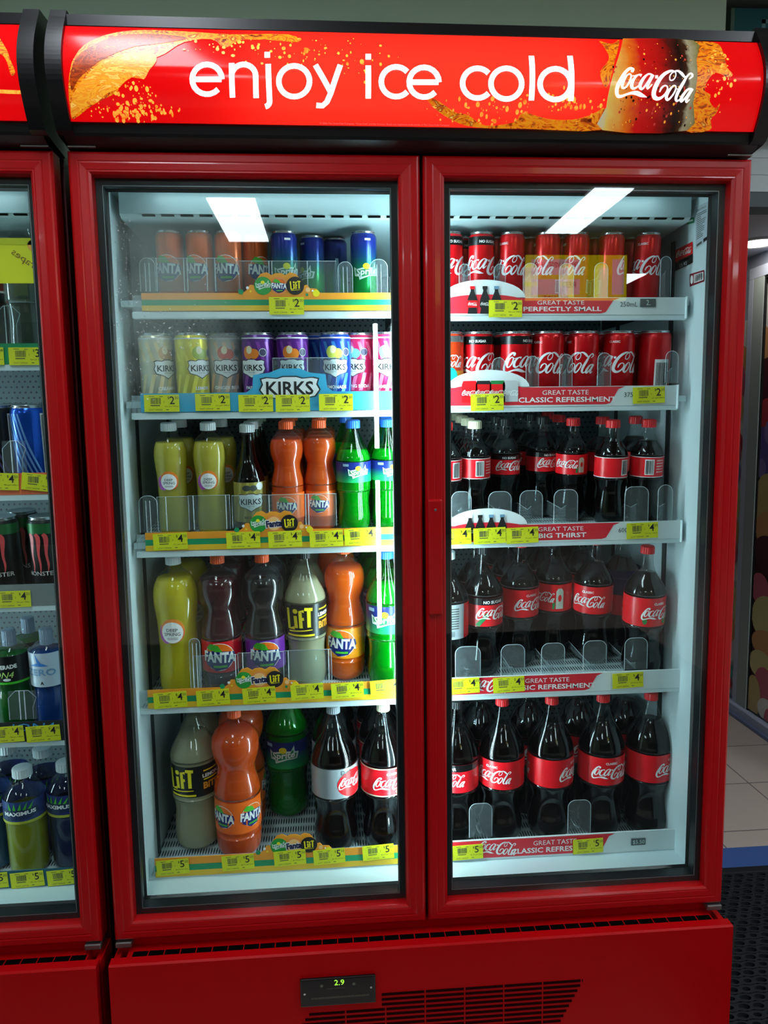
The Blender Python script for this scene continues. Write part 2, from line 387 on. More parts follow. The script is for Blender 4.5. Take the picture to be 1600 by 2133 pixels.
# wall with fruit pictures, running away to the right of the cooler
WP = mat('panel_wall', (196,204,222), .5); xw = 1.78
struct(MB().box(xw+.012, xw+.1, .95, 7, ZF, CZ, WP), 'wall_panels')
struct(MB().box(xw-.045, xw+.011, .95, 7, ZF, ZF+.05, mat('skirting', (186,196,222), .45)).box(xw-.06, xw-.045, .95, 7, ZF, ZF+.015, mat('skirting_lip', (120,135,170), .45)), 'baseboard_right')
FR = mat('frame_greygreen', (176,188,184), .5); px0 = xw-.02
ya, yb, yc = at(1577, 917, x=px0).y, at(1556, 917, x=px0).y, at(1547, 917, x=px0).y
ztop = at(1592, 574, x=px0).z
struct(MB().box(px0, xw+.0115, ya, yb, ZF+.05, ztop, FR, .001), 'trim_3')
struct(MB().box(px0, xw+.0115, yb+.0005, yc, ZF+.05, ztop, WP, .001).box(px0, xw+.0115, .95, yc, ztop+.0005, ztop+.05, WP, .001), 'trim_4')
fruit = [mat('f_%d' % i, c, .4) for i, c in enumerate([(226,216,150),(205,70,80),(110,95,165),(90,50,60),(228,168,110),(214,110,130),(70,175,170),(235,235,230),(214,190,130),(150,130,190),(92,44,50)])]
def poster(name, label, x, y0, y1, z0, z1, blobs, seed):
    o = MB().box(x, x+.012, y0, y1, z0, z1, blobs[0])
    dd = Dec()
    for i, (m, cy, cz, ry, rz) in enumerate(blobs[1:]): 
        pts = [(min(y1, max(y0, cy+ry*math.cos(a*PI/12))), min(z1, max(z0, cz+rz*math.sin(a*PI/12)))) for a in range(24)]
        dd.poly(pts, m, i+1)
    o.dec(dd, lambda a, b, l: (x-.0004*l, a, b))
    ob = o.build(name); ob['label'] = label; ob['category'] = 'poster'; return ob
def yz(u, v, x): p = at(u, v, x=x); return p.y, p.z
xp = 1.775
def blob(m, u, v, ru, rv, x=xp):
    y, z = yz(u, v, x); y2, _ = yz(u+ru, v, x); _, z2 = yz(u, v+rv, x); return (m, y, z, abs(y2-y), abs(z2-z))
poster('fruit_poster', 'large fruit picture in black-edged frame, nearest of the wall behind the cooler', xp-.002, .96, ya-.0105, -.36, ztop-.012,
       [fruit[3], blob(fruit[7],1600,640,28,50), blob(fruit[4],1590,740,22,60), blob(fruit[10],1598,800,24,55), blob(fruit[1],1600,865,22,36), blob(fruit[2],1590,915,14,26), blob(fruit[9],1606,900,12,26), blob(fruit[2],1598,960,20,34), blob(fruit[9],1588,975,10,20), blob(fruit[8],1600,1050,32,64),
        blob(fruit[4],1602,1105,28,40), blob(fruit[3],1600,1150,30,34), blob(fruit[5],1585,1225,20,32), blob(fruit[0],1600,1290,34,48), blob(fruit[4],1600,1345,34,30), blob(fruit[0],1588,1385,26,30), blob(fruit[5],1595,1430,22,40), blob(fruit[8],1572,1450,16,45), blob(fruit[7],1600,1480,20,24), blob(fruit[5],1604,1500,9,24)], 1)
poster('fruit_poster', 'narrow strip of fruit picture seen between cooler and white post', xp-.002, yc+.001, 2.6, -.32, 1.45,
       [fruit[7], blob(fruit[0],1530,640,20,50), blob(fruit[4],1545,750,16,30), blob(fruit[5],1545,800,9,40), blob(fruit[8],1543,850,8,30), blob(fruit[1],1540,925,9,25), blob(fruit[5],1538,945,8,26), blob(fruit[9],1536,985,9,26), blob(fruit[0],1534,1050,10,40), blob(fruit[4],1531,1110,10,40), blob(fruit[5],1530,1150,9,30), blob(fruit[0],1527,1260,12,45), blob(fruit[4],1524,1310,12,25), blob(fruit[6],1520,1395,9,22), blob(fruit[1],1519,1425,9,20)], 2)
struct(MB().box(px0+.004, xw+.0115, ya-.010, ya-.0005, ZF+.05, ztop, INK).box(px0+.004, xw+.0115, .96, ya-.0105, ztop-.011, ztop-.001, INK), 'trim_5')
# rubber mat with oval holes
mt = thing('rubber_mat', 'black rubber floor mat full of oval holes beside the cooler', 'mat', (1.1, .2, ZF))
rub = mat('rubber', (26,31,36), .55); mb = MB(); rr = random.Random(3)
px_, py_ = .036, .026
for i in range(27):
    for j in range(44):
        cx = .66+px_*(i+.5*(j % 2)); cy = .69-py_*(j+.5); h = .012
        hx = px_/2; hy = py_/2; nn = 10; vs = []; fs = []
        rx, ry = (.0145, .0085) if (i+j) % 3 else (.0105, .0065)
        for k in range(nn):
            a = 2*PI*k/nn; c_, s_ = math.cos(a), math.sin(a); q = max(abs(c_), abs(s_))
            vs += [(cx+c_/q*hx, cy+s_/q*hy, ZF+h), (cx+rx*c_, cy+ry*s_, ZF+h), (cx+rx*.95*c_, cy+ry*.95*s_, ZF+.002)]
        for k in range(nn):
            l = (k+1) % nn; fs += [(3*k, 3*l, 3*l+1, 3*k+1), (3*k+1, 3*l+1, 3*l+2, 3*k+2)]
        fs.append(tuple(3*k+2 for k in range(nn)))
        mb.add(vs, fs, rub)
mb.box(.64, 1.68, .69, .72, ZF+.0016, ZF+.012, rub, .003)
mb.build('mat_body', mt)
m2 = thing('rubber_mat', 'long black rubber mat on the floor in front of the coolers', 'mat', (-.4, -1.6, ZF))
MB().box(-2.6, 1.9, -3.4, -.50, ZF+.001, ZF+.012, rub, .003).build('mat_body', m2)
# ceiling fluorescent fixtures behind the viewer
TUBE = mat('fluorescent', (235,245,255), .5, emit=LAMP_CEIL); TRY = mat('fixture_body', (190,195,195), .5)
def fixture(x0, x1, y0, y1, lab):
    t = thing('ceiling_light', lab, 'ceiling light', ((x0+x1)/2, (y0+y1)/2, 2.3), 'fluorescent ceiling lights of the shop')
    MB().box(x0-.02, x1+.02, y0-.02, y1+.02, 2.27, 2.3, TRY).build('fixture_body', t)
    MB().box(x0, x1, y0, y1, 2.262, 2.2699, TUBE).build('diffuser', t)
fixture(-.83, -.56, -3.91, -2.96, 'fluorescent light mirrored in the left door, above the orange cans')
fixture(1.31, 1.53, -3.66, -2.73, 'fluorescent light mirrored in the right door, above the red cans')
fixture(-.75, -.5, -1.3, -.2, 'fluorescent light mirrored at the left of the red lit header')
fixture(1.35, 1.6, -1.5, -.4, 'fluorescent light mirrored at the right end of the red header')
fixture(2.35, 2.6, -6.2, -5.0, 'far fluorescent light mirrored small beside the rightmost top-shelf can')
fixture(2.45, 2.7, -1.4, -.2, 'added fluorescent light brightening the bulkhead, right of the header, out of sight')  # unseen fixture added to lift the bulkhead and floor
fixture(-2.9, -2.65, -3.6, -2.4, 'fluorescent light of the shop, off to the left of the coolers')
# yellow produce sign the right door mirrors, given added glow to strengthen its reflection
t = thing('produce_sign', 'yellow sign about fruit and vegetables, mirrored faintly in the right door glass', 'sign', (1.65, -4.0, 1.88))
MB().box(1.27, 2.02, -4.02, -4.0, 1.88, 2.2, mat('sign_yellow_glow', (235,215,20), .4, emit=3.2)).build('board', t)
d = Dec(); pk = mat('sign_pink_glow', (235,190,190), .5, emit=3.4)
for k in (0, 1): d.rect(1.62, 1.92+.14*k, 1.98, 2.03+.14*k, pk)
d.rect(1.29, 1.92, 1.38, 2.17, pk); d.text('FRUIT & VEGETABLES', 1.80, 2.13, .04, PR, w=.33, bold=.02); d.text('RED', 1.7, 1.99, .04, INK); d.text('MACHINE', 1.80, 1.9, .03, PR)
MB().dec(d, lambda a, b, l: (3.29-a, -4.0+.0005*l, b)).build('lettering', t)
# ------------------------------------------------------------------ the coolers
SR = nodes('sign_red')
def _sr():
    m, nt, N, out, L = SR
    a = N('BsdfTranslucent'); a.inputs[0].default_value = (1, .045, .02, 1)
    g = N('BsdfPrincipled'); g.inputs['Base Color'].default_value = (.75, .004, .006, 1); g.inputs['Roughness'].default_value = .12
    mx = N('MixShader'); mx.inputs[0].default_value = .5; L(g.outputs[0], mx.inputs[1]); L(a.outputs[0], mx.inputs[2])
    e = N('Emission'); e.inputs[0].default_value = (1, .002, .004, 1); e.inputs[1].default_value = .55
    ad = N('AddShader'); L(mx.outputs[0], ad.inputs[0]); L(e.outputs[0], ad.inputs[1]); L(ad.outputs[0], out.inputs[0])
_sr(); SIGNR = SR[0]
LW = mat('sign_letter', (255,255,255), .2, emit=1.1)
SPL = swirl('sign_splash', [(90,15,0),(215,90,5),(250,160,20),(240,120,10),(150,35,0),(255,200,80)], 26, .45, 3.2, (1,1,1.8))
SPL2 = swirl('sign_droplets', [(235,120,20),(255,190,70),(250,120,20)], 60, .6, 1)
BOT = None
def ysg(z):
    t = (z-1.478)/(1.655-1.478); return -.034-.034*math.sin(PI*max(0, min(1, t)))
def signmap(dx): return lambda a, b, l: (a+dx, ysg(b)-.0006-.0004*l, b)
def letters(d, S):
    "rounded lower-case lettering; S(u, v) gives the sign point"
    sw = 11.5
    def st(pts, n=1): d.stroke([(u, v, sw) for u, v in pts], LW, 6, n, S)
    def arc(cx, cy, r, a0, a1, k=18, ry=None): return [(cx+r*math.cos(math.radians(a0+(a1-a0)*i/k)), cy-(ry or r)*math.sin(math.radians(a0+(a1-a0)*i/k))) for i in range(k+1)]
    sl = .0163
    def e(cx, cy): st([(cx+30, cy), (cx-28, cy)]); st(arc(cx, cy, 31, 0, 318))
    def o(cx, cy): st(arc(cx, cy, 32, 0, 360, 28))
    def c(cx, cy): st(arc(cx, cy, 31, 42, 318, 22))
    e(432, 167)
    st([(483, 133), (485, 205)]); st(arc(508, 160, 25, 180, 0, 14, 24)+[(534, 206)])
    st([(559, 135), (562, 212)]+arc(551, 213, 11, 0, -80, 5)); st([(557, 110), (557, 122)])
    o(613, 171)
    st([(657, 137), (690, 196)]); st([(709, 137), (689, 196), (681, 214)]+[(672, 222), (659, 221)])
    st([(767, 138), (767, 207)]); st([(767, 114), (767, 126)])
    c(825, 172); e(883, 173); c(994, 175); o(1054, 176); st([(1106, 118), (1106, 211)])
    o(1156, 177); st([(1186, 118), (1188, 212)])
def cooler(X, main):
    lab = ('double-door glass drinks cooler, bright red frame, lit red header, full of bottles and cans' if main else
           'neighbouring red drinks cooler cut off at the left edge of the photo')
    T = thing('drinks_cooler', lab, 'drinks cooler', (X, .35, ZF))
    # cabinet: walls, back, top, bottom, black surround
    b = MB()
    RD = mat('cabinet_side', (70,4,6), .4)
    for s in (-1, 1):
        b.box(*sorted((X+s*.578, X+s*.60)), .062, .68, .0, 1.46, WHITE); b.box(*sorted((X+s*.60, X+s*.612)), .045, .70, ZF+.02, 1.47, RD)
    b.box(X-.60, X+.60, .66, .70, ZF+.05, 1.47, WHITE); b.box(X-.60, X+.60, .062, .68, 1.433, 1.47, WHITE); b.box(X-.60, X+.60, .062, .68, -.01, .030, WHITE)
    b.box(X-.60, X+.60, .04, .68, ZF+.02, -.02, RD)
    b.box(X-.045, X+.045, .055, .085, .0, 1.45, WHITE)     # centre mullion
    b.build('cabinet', T)
    MB().box(X-.577, X+.577, .655, .6595, .031, 1.43, PERF).build('back_panel', T)
    # evaporator cover at the top of the inside
    e = MB(); e.prism([(.125,1.4325),(.125,1.392),(.135,1.386),(.62,1.372),(.62,1.4325)], X-.562, X+.562, mat('evap_cover', (168,190,192), .35))
    x = X-.52
    while x < X+.53: e.box(x, x+.024, .1238, .136, 1.3885, 1.3905, DARK); x += .036
    e.build('evaporator_cover', T)
    # doors
    for s in (-1, 1):
        x0, x1 = (X-.61, X-.003) if s < 0 else (X+.003, X+.61)
        ins = .038
        D = MB().frame(x0, x1, 0, 1.459, [(0,.03),(0,-.003),(.003,-.0075),(.006,-.0088),(.016,-.0090),(.018,-.0082),(.020,-.0088),(.030,-.0080),(.032,-.0072),(.034,-.0074),(.0378,-.0045),(.038,-.002),(.0385,.03)], RED).build('door', T)
        D['label'] = ('left' if s < 0 else 'right')+' glass door in a moulded red frame'
        gx0, gx1, gz0, gz1 = x0+ins, x1-ins, ins, 1.459-ins
        MB().box(gx0, gx1, .008, .013, gz0, gz1, GLASS).build('glass', D)
        G = MB()
        G.frame(gx0-.002, gx1+.002, gz0-.002, gz1+.002, [(0,.0145),(.016,.0145),(.016,.024),(.009,.026),(.009,.05),(0,.05)], GASK)
        G.frame(gx0-.002, gx1+.002, gz0-.002, gz1+.002, [(.0,.051),(.009,.051),(.013,.056),(.009,.061),(0,.061)], BLK)
        G.frame(gx0+.012, gx1-.012, gz0+.012, gz1-.012, [(0,.0142),(.0012,.0142),(.0012,.0146),(0,.0146)], mat('spacer', (150,160,165), .3, .6))
        G.build('gasket', D)
    # handle on the meeting edge
    if main:
        z0, z1 = .626, .847
        hd = MB().box(X+.006, X+.034, -.015, -.006, z0, z1, RED, .004).build('handle', D); MB().box(X+.018, X+.0225, -.0158, -.0148, z1-.022, z1-.0175, STEEL, .0008).build('screw', hd)
    # mullion lamp, plus two glowing lines in place of a lamp reflection
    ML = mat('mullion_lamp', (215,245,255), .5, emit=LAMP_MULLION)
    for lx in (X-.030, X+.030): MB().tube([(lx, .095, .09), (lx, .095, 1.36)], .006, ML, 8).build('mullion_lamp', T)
    if main:
        TL = mat('reflected_line_glow', (235,250,255), .5, emit=LAMP_LINE)
        for za, zb_ in ((.94,1.183),(.58,.875)): MB().tube([(X-.0785,.112,za),(X-.0785,.112,zb_)], .0042, TL, 10).build('lamp_reflection_line', T)
    MB().box(X-.50, X+.50, .075, .095, 1.4285, 1.4325, mat('top_fill_glow', (215,240,250), .5, emit=LAMP_TOP_FILL)).build('top_fill_lamp', T)  # unseen lamp strip added to brighten the inside from above
    # kick panel, ledge and slots
    k = MB(); k.box(X-.600, X+.600, .012, .05, -.075, -.004, REDP); k.box(X-.585, X+.585, -.026, .012, -.060, -.0240, REDP)
    k.prism([(-.05,-.022),(-.046,-.0195),(-.028,-.0195),(-.026,-.024),(-.026,-.32),(-.05,-.39)], X-.611, X+.611, REDP)
    k.box(X-.611, X-.600, -.03, .05, -.36, -.03, REDP); k.box(X+.600, X+.611, -.03, .05, -.36, -.03, REDP)
    i = 0; x = X-.575
    while x < X+.56: k.box(x, x+.0285, -.0255, -.008, -.0241, -.0237, DARK); x += .0305
    k.build('kick_panel', T)
    if main:
        c = MB().box(X-.253, X-.108, -.056, -.049, -.127, -.070, BLK, .002)
        d = Dec(); gr = mat('led_green', (150,230,60), .4, emit=1.6); gt = mat('dim_text', (90,95,80), .5)
        d.text('2.9', X-.178, -.0785, .011, gr, w=.019); d.text('COOLER TEMPERATURE', X-.185, -.0905, .0022, gt); d.ell(X-.245, -.099, .0022, .0022, SILV); d.ell(X-.117, -.094, .0022, .0022, SILV)
        d.ell(X-.212, -.084, .003, .003, gt); d.ell(X-.150, -.084, .003, .003, gt)
        for q in range(40): d.rect(X-.232+.0028*q, -.111, X-.2306+.0028*q, -.1075, gt)
        c.dec(d, onplane(-.0562)).build('controller', T)
        g = MB(); 
        sd = mat('slot_dark', (34,2,3), .8, spec=.05)
        for r_ in range(13):
            z = -.113-.0105*r_; xl = X-.095-.012*(r_*1.0) if r_ > 2 else X-.098; xr = X+.306-.0055*r_
            if r_ > 2: xl = X-.215-.008*r_
            xs = [xl]; q = X-.02
            q = X-.245
            while q < xr:
                if q > xl+.01: xs.append(q)
                q += .078
            xs.append(xr)
            for a, b2 in zip(xs, xs[1:]): g.box(a+.0015, b2-.0015, -.0508, -.049, z-.0052, z, sd)
        g.build('grille', T)
    # header
    pr = []
    for i in range(25): z = 1.478+(1.655-1.478)*i/24; pr.append((ysg(z), z))
    h = MB(); h.prism([(.05,1.462),(-.005,1.462),(-.03,1.474)]+[(-.034,1.478),(-.038,1.497)]+[(.0,1.497),(.0,1.645),(-.036,1.645),(-.036,1.662),(-.02,1.668),(.12,1.668),(.12,1.462)], X-.606, X+.606, BLK)
    for s in (-1, 1):
        pc = [(y-.008, z) for y, z in pr]
        h.prism([(.05,1.466)]+[(pc[0][0]+.01, pc[0][1]-.004)]+pc+[(pc[-1][0]+.008, pc[-1][1]+.014),(.05,1.672)], *sorted((X+s*.588, X+s*.614)), BLK)
    hd = h.build('header', T)
    s = MB(); vs = []; fs = []; nz, nx = 40, 2
    for i in range(nz+1):
        z = 1.492+(1.640-1.492)*i/nz
        for j in (0, 1): vs.append((X+(-.589, .589)[j], ysg(z), z))
        if i: fs.append((2*i-2, 2*i-1, 2*i+1, 2*i))
    s.add(vs, fs, SIGNR, True); sp = s.build('sign_panel', hd)
    d = Dec()
    def S(u, v):
        p = at(u, v, -.058)
        for _ in range(3): p = at(u, v, ysg(p.z))
        return (p.x, p.z)
    if main:
        letters(d, S)
        d2 = Dec()
        def poly(pts, m, l, sm=3): d2.poly([S(*p) for p in pts], m, l, sm)
        poly([(150,130),(175,95),(225,72),(290,63),(390,66),(480,72),(600,72),(622,88),(560,84),(500,84),(470,100),(440,82),(385,88),(345,112),(318,125),(305,150),(300,165),(255,160),(246,190),(215,208),(190,222),(155,248),(148,235),(143,180)], SPL, 1)
        poly([(146,160),(160,120),(200,92),(250,74),(330,72),(392,80),(330,92),(280,98),(222,120),(190,142),(165,165),(150,190)], swirl('splash_dark', [(90,20,0),(190,70,5),(120,30,0),(230,120,10)], 40, .4, 2, (1,1,2.5)), 2)
        poly([(215,128),(262,112),(318,112),(326,128),(312,146),(300,166),(285,158),(262,170),(246,186),(222,196),(205,212),(172,228),(150,246),(150,205),(166,176),(188,150)], swirl('splash_light', [(225,110,15),(250,175,45),(240,140,25),(255,205,95),(215,90,8)], 24, .5, 2.5, (1,1,2.2)), 2)
        poly([(884,196),(915,212),(950,235),(975,240),(1010,262),(1070,255),(1090,235),(1140,248),(1190,250),(1230,240),(1262,225),(1256,271),(1100,269),(990,266),(940,250),(900,222)], SPL, 1)
        poly([(1247,85),(1275,92),(1290,84),(1280,130),(1268,175),(1258,180),(1250,150),(1268,125),(1262,105)], SPL, 1)
        poly([(1445,86),(1492,90),(1506,110),(1514,140),(1526,155),(1516,162),(1490,152),(1472,172),(1468,190),(1480,198),(1478,212),(1490,226),(1500,214),(1492,236),(1480,250),(1478,272),(1425,272),(1440,215)], SPL, 1)
        rr = random.Random(5)
        for (cu, cv, su, sv, n_) in [(300,235,60,22,70),(270,190,50,25,40),(480,95,120,12,45),(640,110,90,22,60),(1000,235,90,25,60),(1180,215,70,20,50),(1500,150,25,45,40),(250,235,60,15,50),(750,140,60,20,20)]:
            for _ in range(n_):
                u = rr.gauss(cu, su*.6); v = rr.gauss(cv, sv*.7)
                if not (145 < u < 1545 and 72+.012*(u-150) < v < 255+.012*(u-150)): continue
                r_ = rr.choice([.0008,.0012,.002,.003]); q = S(u, v); d2.ell(q[0], q[1], r_*rr.uniform(.6,1.3), r_*rr.uniform(.7,1.6), SPL2, 1, 8)
        bt = ramp_z('sign_bottle', [(.306,(196,196,170)),(.318,(225,190,90)),(.350,(225,110,20)),(.372,(205,20,15)),(.405,(170,12,8)),(.425,(80,14,8)),(.440,(25,8,4)),(.452,(60,30,10)),(.460,(160,150,120)),(.476,(120,110,50))], .2, 0, 0, .4, .14, 60)
        poly([(1297,81),(1292,105),(1278,150),(1268,190),(1262,225),(1254,272),(1430,273),(1443,215),(1452,160),(1450,125),(1444,85)], bt, 3)
        for _ in range(150):
            u = rr.uniform(1275,1438); v = rr.uniform(92,266); q = S(u, v); r_ = rr.choice([.0007,.001,.0018])
            d2.ell(q[0], q[1], r_, r_*1.2, rr.choice([SPL2, mat('drop_red', (200,60,50), .2, emit=.4), mat('drop_dark', (60,10,5), .2, emit=.1)]), 4, 8)
        d.script(*S(1362,178), S(1442,178)[0]-S(1282,178)[0], LW, 6, ky=.35)
        d.text('\u00a9 2006 The Coca-Cola Company. "Coca-Cola" and the Contour Bottle are registered trade marks of The Coca-Cola Company.', *S(802,260), .0028, mat('fine_print', (230,120,120), .4, emit=.5), w=S(938,260)[0]-S(668,260)[0])
        MB().dec(d2, signmap(0), stepz=.008).build('splash_artwork', sp)
        MB().dec(d, signmap(0), stepz=.008).build('lettering', sp)
    else:
        d.poly([S(*p) for p in [(0,80),(15,105),(22,125),(32,150),(24,158),(15,130),(5,115),(-20,100)]], SPL, 1, 3)
        d.poly([S(*p) for p in [(-40,185),(20,188),(58,190),(60,196),(20,196),(-40,192)]], SPL2, 1, 3)
        MB().dec(d, signmap(0), stepz=.008).build('splash_artwork', sp)
    ST = mat('sign_tube', (255,235,225), .5, emit=LAMP_SIGN)
    MB().tube([(X-.30,-.012,1.567),(X+.30,-.012,1.567)], .009, ST, 8).box(X-.585, X+.585, .0005, .004, 1.498, 1.643, mat('sign_box_white', (235,235,235), .6)).build('backlight', hd)
    # hinges
    for hx in (X-.607, X+.56): MB().box(hx, hx+.047, -.012, .01, 1.4625, 1.4655, STEEL, .001).build('hinge', T)
    for hx in (X+.578, X-.609): MB().box(hx, hx+.031, -.01, .02, -.014, -.003, STEEL, .002).build('hinge', T)
    # shelf rails
    for sx in (-1, 1):
        for yy in (.22, .52): MB().box(*sorted((X+sx*.5775, X+sx*.575)), yy, yy+.018, .04, 1.37, mat('rail', (40,48,50), .5)).build('shelf_rail', T)
    MB().box(X-.009, X+.009, .60, .6545, .04, 1.37, WSH).build('shelf_post', T)
    return T
T1 = cooler(0, True); T2 = cooler(-1.245, False)
# stickers on the inner right wall
xs_ = .5775
def wallq(u, v): p = at(u, v, x=xs_-.0006); return p.y, p.z
def sticker(name, q, m, fn, label):
    mb = MB(); c = [wallq(*p) for p in q]
    mb.add([(xs_-.0006, y, z) for y, z in c], [(0,1,2,3)], m)
    d = Dec(); fn(d)
    def mp(a, b, l):
        y = (c[0][0]*(1-a)+c[1][0]*a)*(1-b)+(c[3][0]*(1-a)+c[2][0]*a)*b; z = (c[0][1]*(1-a)+c[1][1]*a)*(1-b)+(c[3][1]*(1-a)+c[2][1]*a)*b
        return (xs_-.0006-.0003*l, y, z)
    mb.dec(d, mp).build(name, T1)['label'] = label
def f1(d):
    d.text('Quickfacts', .45, .9, .06, INK, w=.7); r = random.Random(2)
    for k in range(14): d.rect(.1, .80-.045*k, .1+r.uniform(.3,.75), .80-.045*k+.018, PDG)
    d.rect(.1,.04,.5,.10,PDG); d.rect(.62,.03,.9,.12,INK)
sticker('sticker', [(1449,520),(1476,500),(1478,418),(1449,432)], mat('sticker_grey', (176,188,196), .5), f1, 'pale grey instruction sticker with black text')
def f2(d):
    d.rect(0,.0,1,.42,INK); d.script(.5,.70,.86,PW,3,ky=0); d.text('13 92', .5,.12,.16,PW,w=.4); d.rect(.2,.28,.9,.36,PW)
sticker('sticker', [(1406,565),(1443,547),(1443,503),(1407,521)], PR, f2, 'red and black sticker with white script')
def f3(d): d.rect(.3,.15,.95,.85,PW); d.barcode(.35,.2,.9,.8,INK,3,4); d.ell(.15,.5,.1,.35,PW)
sticker('sticker', [(1437,597),(1467,586),(1467,562),(1437,571)], mat('sticker_maroon', (120,14,30), .5), f3, 'maroon sticker with a barcode')
sticker('sticker', [(1431,468),(1446,464),(1446,452),(1431,456)], PG, lambda d: d.rect(.15,.35,.85,.65,PW), 'small green sticker')
# condensation on the left door
dr = MB(); rr = random.Random(11); DROP = clear('water', (245,250,250), .15, .8, .02, .1)
for i in range(420):
    if i < 300:
        v = rr.uniform(455, 850); u = rr.gauss(262+(v-455)*.05, 16+ (v-450)*.035)
    else: u = rr.uniform(300, 470); v = rr.gauss(690, 30)
    if u < 236 or u > 800: continue
    p = at(u, v, .0075); r_ = rr.choice([.0006,.0008,.0011,.0016])
    vs = []; fs = []
    for j in range(3):
        th = j*PI/4.4
        for k in range(7): a = 2*PI*k/7; vs.append((p.x+r_*math.cos(th)*math.cos(a), .008-r_*.6*math.sin(th), p.z+1.3*r_*math.cos(th)*math.sin(a)))
    for j in range(2):
        for k in range(7): l = (k+1) % 7; fs.append((j*7+k, j*7+l, j*7+7+l, j*7+7+k))
    fs.append(tuple(range(14, 21))); dr.add(vs, fs, DROP, True)
dr.build('condensation', T1, kind='stuff')
def film():
    m, nt, N, out, L = nodes('condensation_film')
    tc = N('TexCoord'); c0 = at(345, 640, .0137)
    vm = N('Vector' + 'Math', operation='SUBTRACT'); L(tc.outputs['Object'], vm.inputs[0]); vm.inputs[1].default_value = (c0.x, .0137, c0.z)
    mp = N('Mapping'); mp.inputs['Scale'].default_value = (5.2, 1, 4.2); L(vm.outputs[0], mp.inputs[0])
    ln = N('Vector' + 'Math', operation='LENGTH'); L(mp.outputs[0], ln.inputs[0])
    nz = N('TexNoise'); nz.inputs['Scale'].default_value = 14; nz.inputs['Detail'].default_value = 5; L(tc.outputs['Object'], nz.inputs[0])
    ad = N('Math', operation='MULTIPLY_ADD'); L(nz.outputs[0], ad.inputs[0]); ad.inputs[1].default_value = .8; L(ln.outputs['Value'], ad.inputs[2])
    mr = N('MapRange'); mr.interpolation_type = 'SMOOTHSTEP'; L(ad.outputs[0], mr.inputs[0]); mr.inputs[1].default_value = 1.35; mr.inputs[2].default_value = .55; mr.inputs[3].default_value = 0; mr.inputs[4].default_value = .15
    t = N('BsdfTransparent'); d_ = N('BsdfDiffuse'); d_.inputs[0].default_value = (.75,.8,.78,1)
    mx = N('MixShader'); L(mr.outputs[0], mx.inputs[0]); L(t.outputs[0], mx.inputs[1]); L(d_.outputs[0], mx.inputs[2]); L(mx.outputs[0], out.inputs[0]); return m
a = at(225, 400, .0137); b_ = at(600, 880, .0137)
MB().box(a.x, b_.x, .0134, .0138, b_.z, a.z, film()).build('condensation_film', T1, kind='stuff')
# ------------------------------------------------------------------ shelves, strips, tags
SHELF = {1: (1.236, .09), 2: (1.040, .09), 3: (.757, .09), 4: (.410, .09), 5: (.036, .045)}
YF = .155
def shelf_deck(x0, x1, zf, sl, parent=T1):
    m = MB(); n = 1; L = .46
    m.add([(x0, YF-.01, zf-.001), (x1, YF-.01, zf-.001), (x1, YF+L, zf+sl*L), (x0, YF+L, zf+sl*L)], [(0,1,2,3)], SLOT)
    m.prism([(YF-.01, zf-.0015), (YF+L, zf+sl*L-.0005), (YF+L, zf+sl*L-.012), (YF-.01, zf-.014)], x0, x1, WSH)
    o = m.build('shelf', parent)
    for x in (x0+.004, x1-.008): MB().prism([(YF+.02, zf-.014), (YF+L, zf+sl*L-.012), (YF+L, zf+sl*L-.045)], x, x+.004, mat('bracket', (30,36,38), .5)).build('shelf_bracket', o)
    return o
DIGS = {}
def tag_mesh(big, cents, sub):
    k = (big, cents, sub)
    if k in DIGS: return DIGS[k]
    d = Dec(); w_, h_ = .068, .0335
    d.rect(-w_/2, -h_/2, w_/2, h_/2, PY, 0); seed = hash(big+cents) if False else len(DIGS)+3
    d.barcode(-w_*.32, -h_*.05, -w_*.02, h_*.32, PDG, 1, seed); d.text('$', w_*.20, h_*.30, h_*.17, INK); d.text(big, w_*.30, h_*.17, h_*.46, INK, bold=.01); d.text('.'+cents, w_*.42, h_*.30, h_*.16, PDG)
    d.rect(-w_*.36, h_*.39, -w_*.2, h_*.42, PDG, 1); d.rect(-w_*.06, h_*.37, w_*.04, h_*.40, PDG, 1); d.text('1', w_*.07, h_*.08, h_*.12, PDG)
    d.text(sub, w_*.28, -h_*.20, h_*.10, INK, w=w_*.38); d.rect(-w_*.32, -h_*.16, -w_*.05, -h_*.11, PDG, 1)
    d.text('SOFT DRINK', -w_*.17, -h_*.38, h_*.08, PDG, w=w_*.4); d.rect(w_*.12, -h_*.40, w_*.2, -h_*.36, PDG, 1)
    m = MB().box(-w_/2, w_/2, 0, .0006, -h_/2, h_/2, PY).dec(d, lambda a, b, l: (a, -.0002-.0002*l, b)); DIGS[k] = m.mesh('price_tag'); return DIGS[k]
def tag(strip, u, v, big, cents, sub, rot=0, y=.1345):
    p = at(u, v, y); o = bpy.data.objects.new('price_tag', tag_mesh(big, cents, sub)); C.objects.link(o); o.parent = strip
    q = strip; off = Vector((0,0,0))
    while q: off += q.location; q = q.parent
    tag.n = getattr(tag, 'n', 0)+1
    o.location = Vector((p.x, y-.0002*(tag.n % 5), p.z))-off; o.rotation_euler = (0, rot, 0); return o
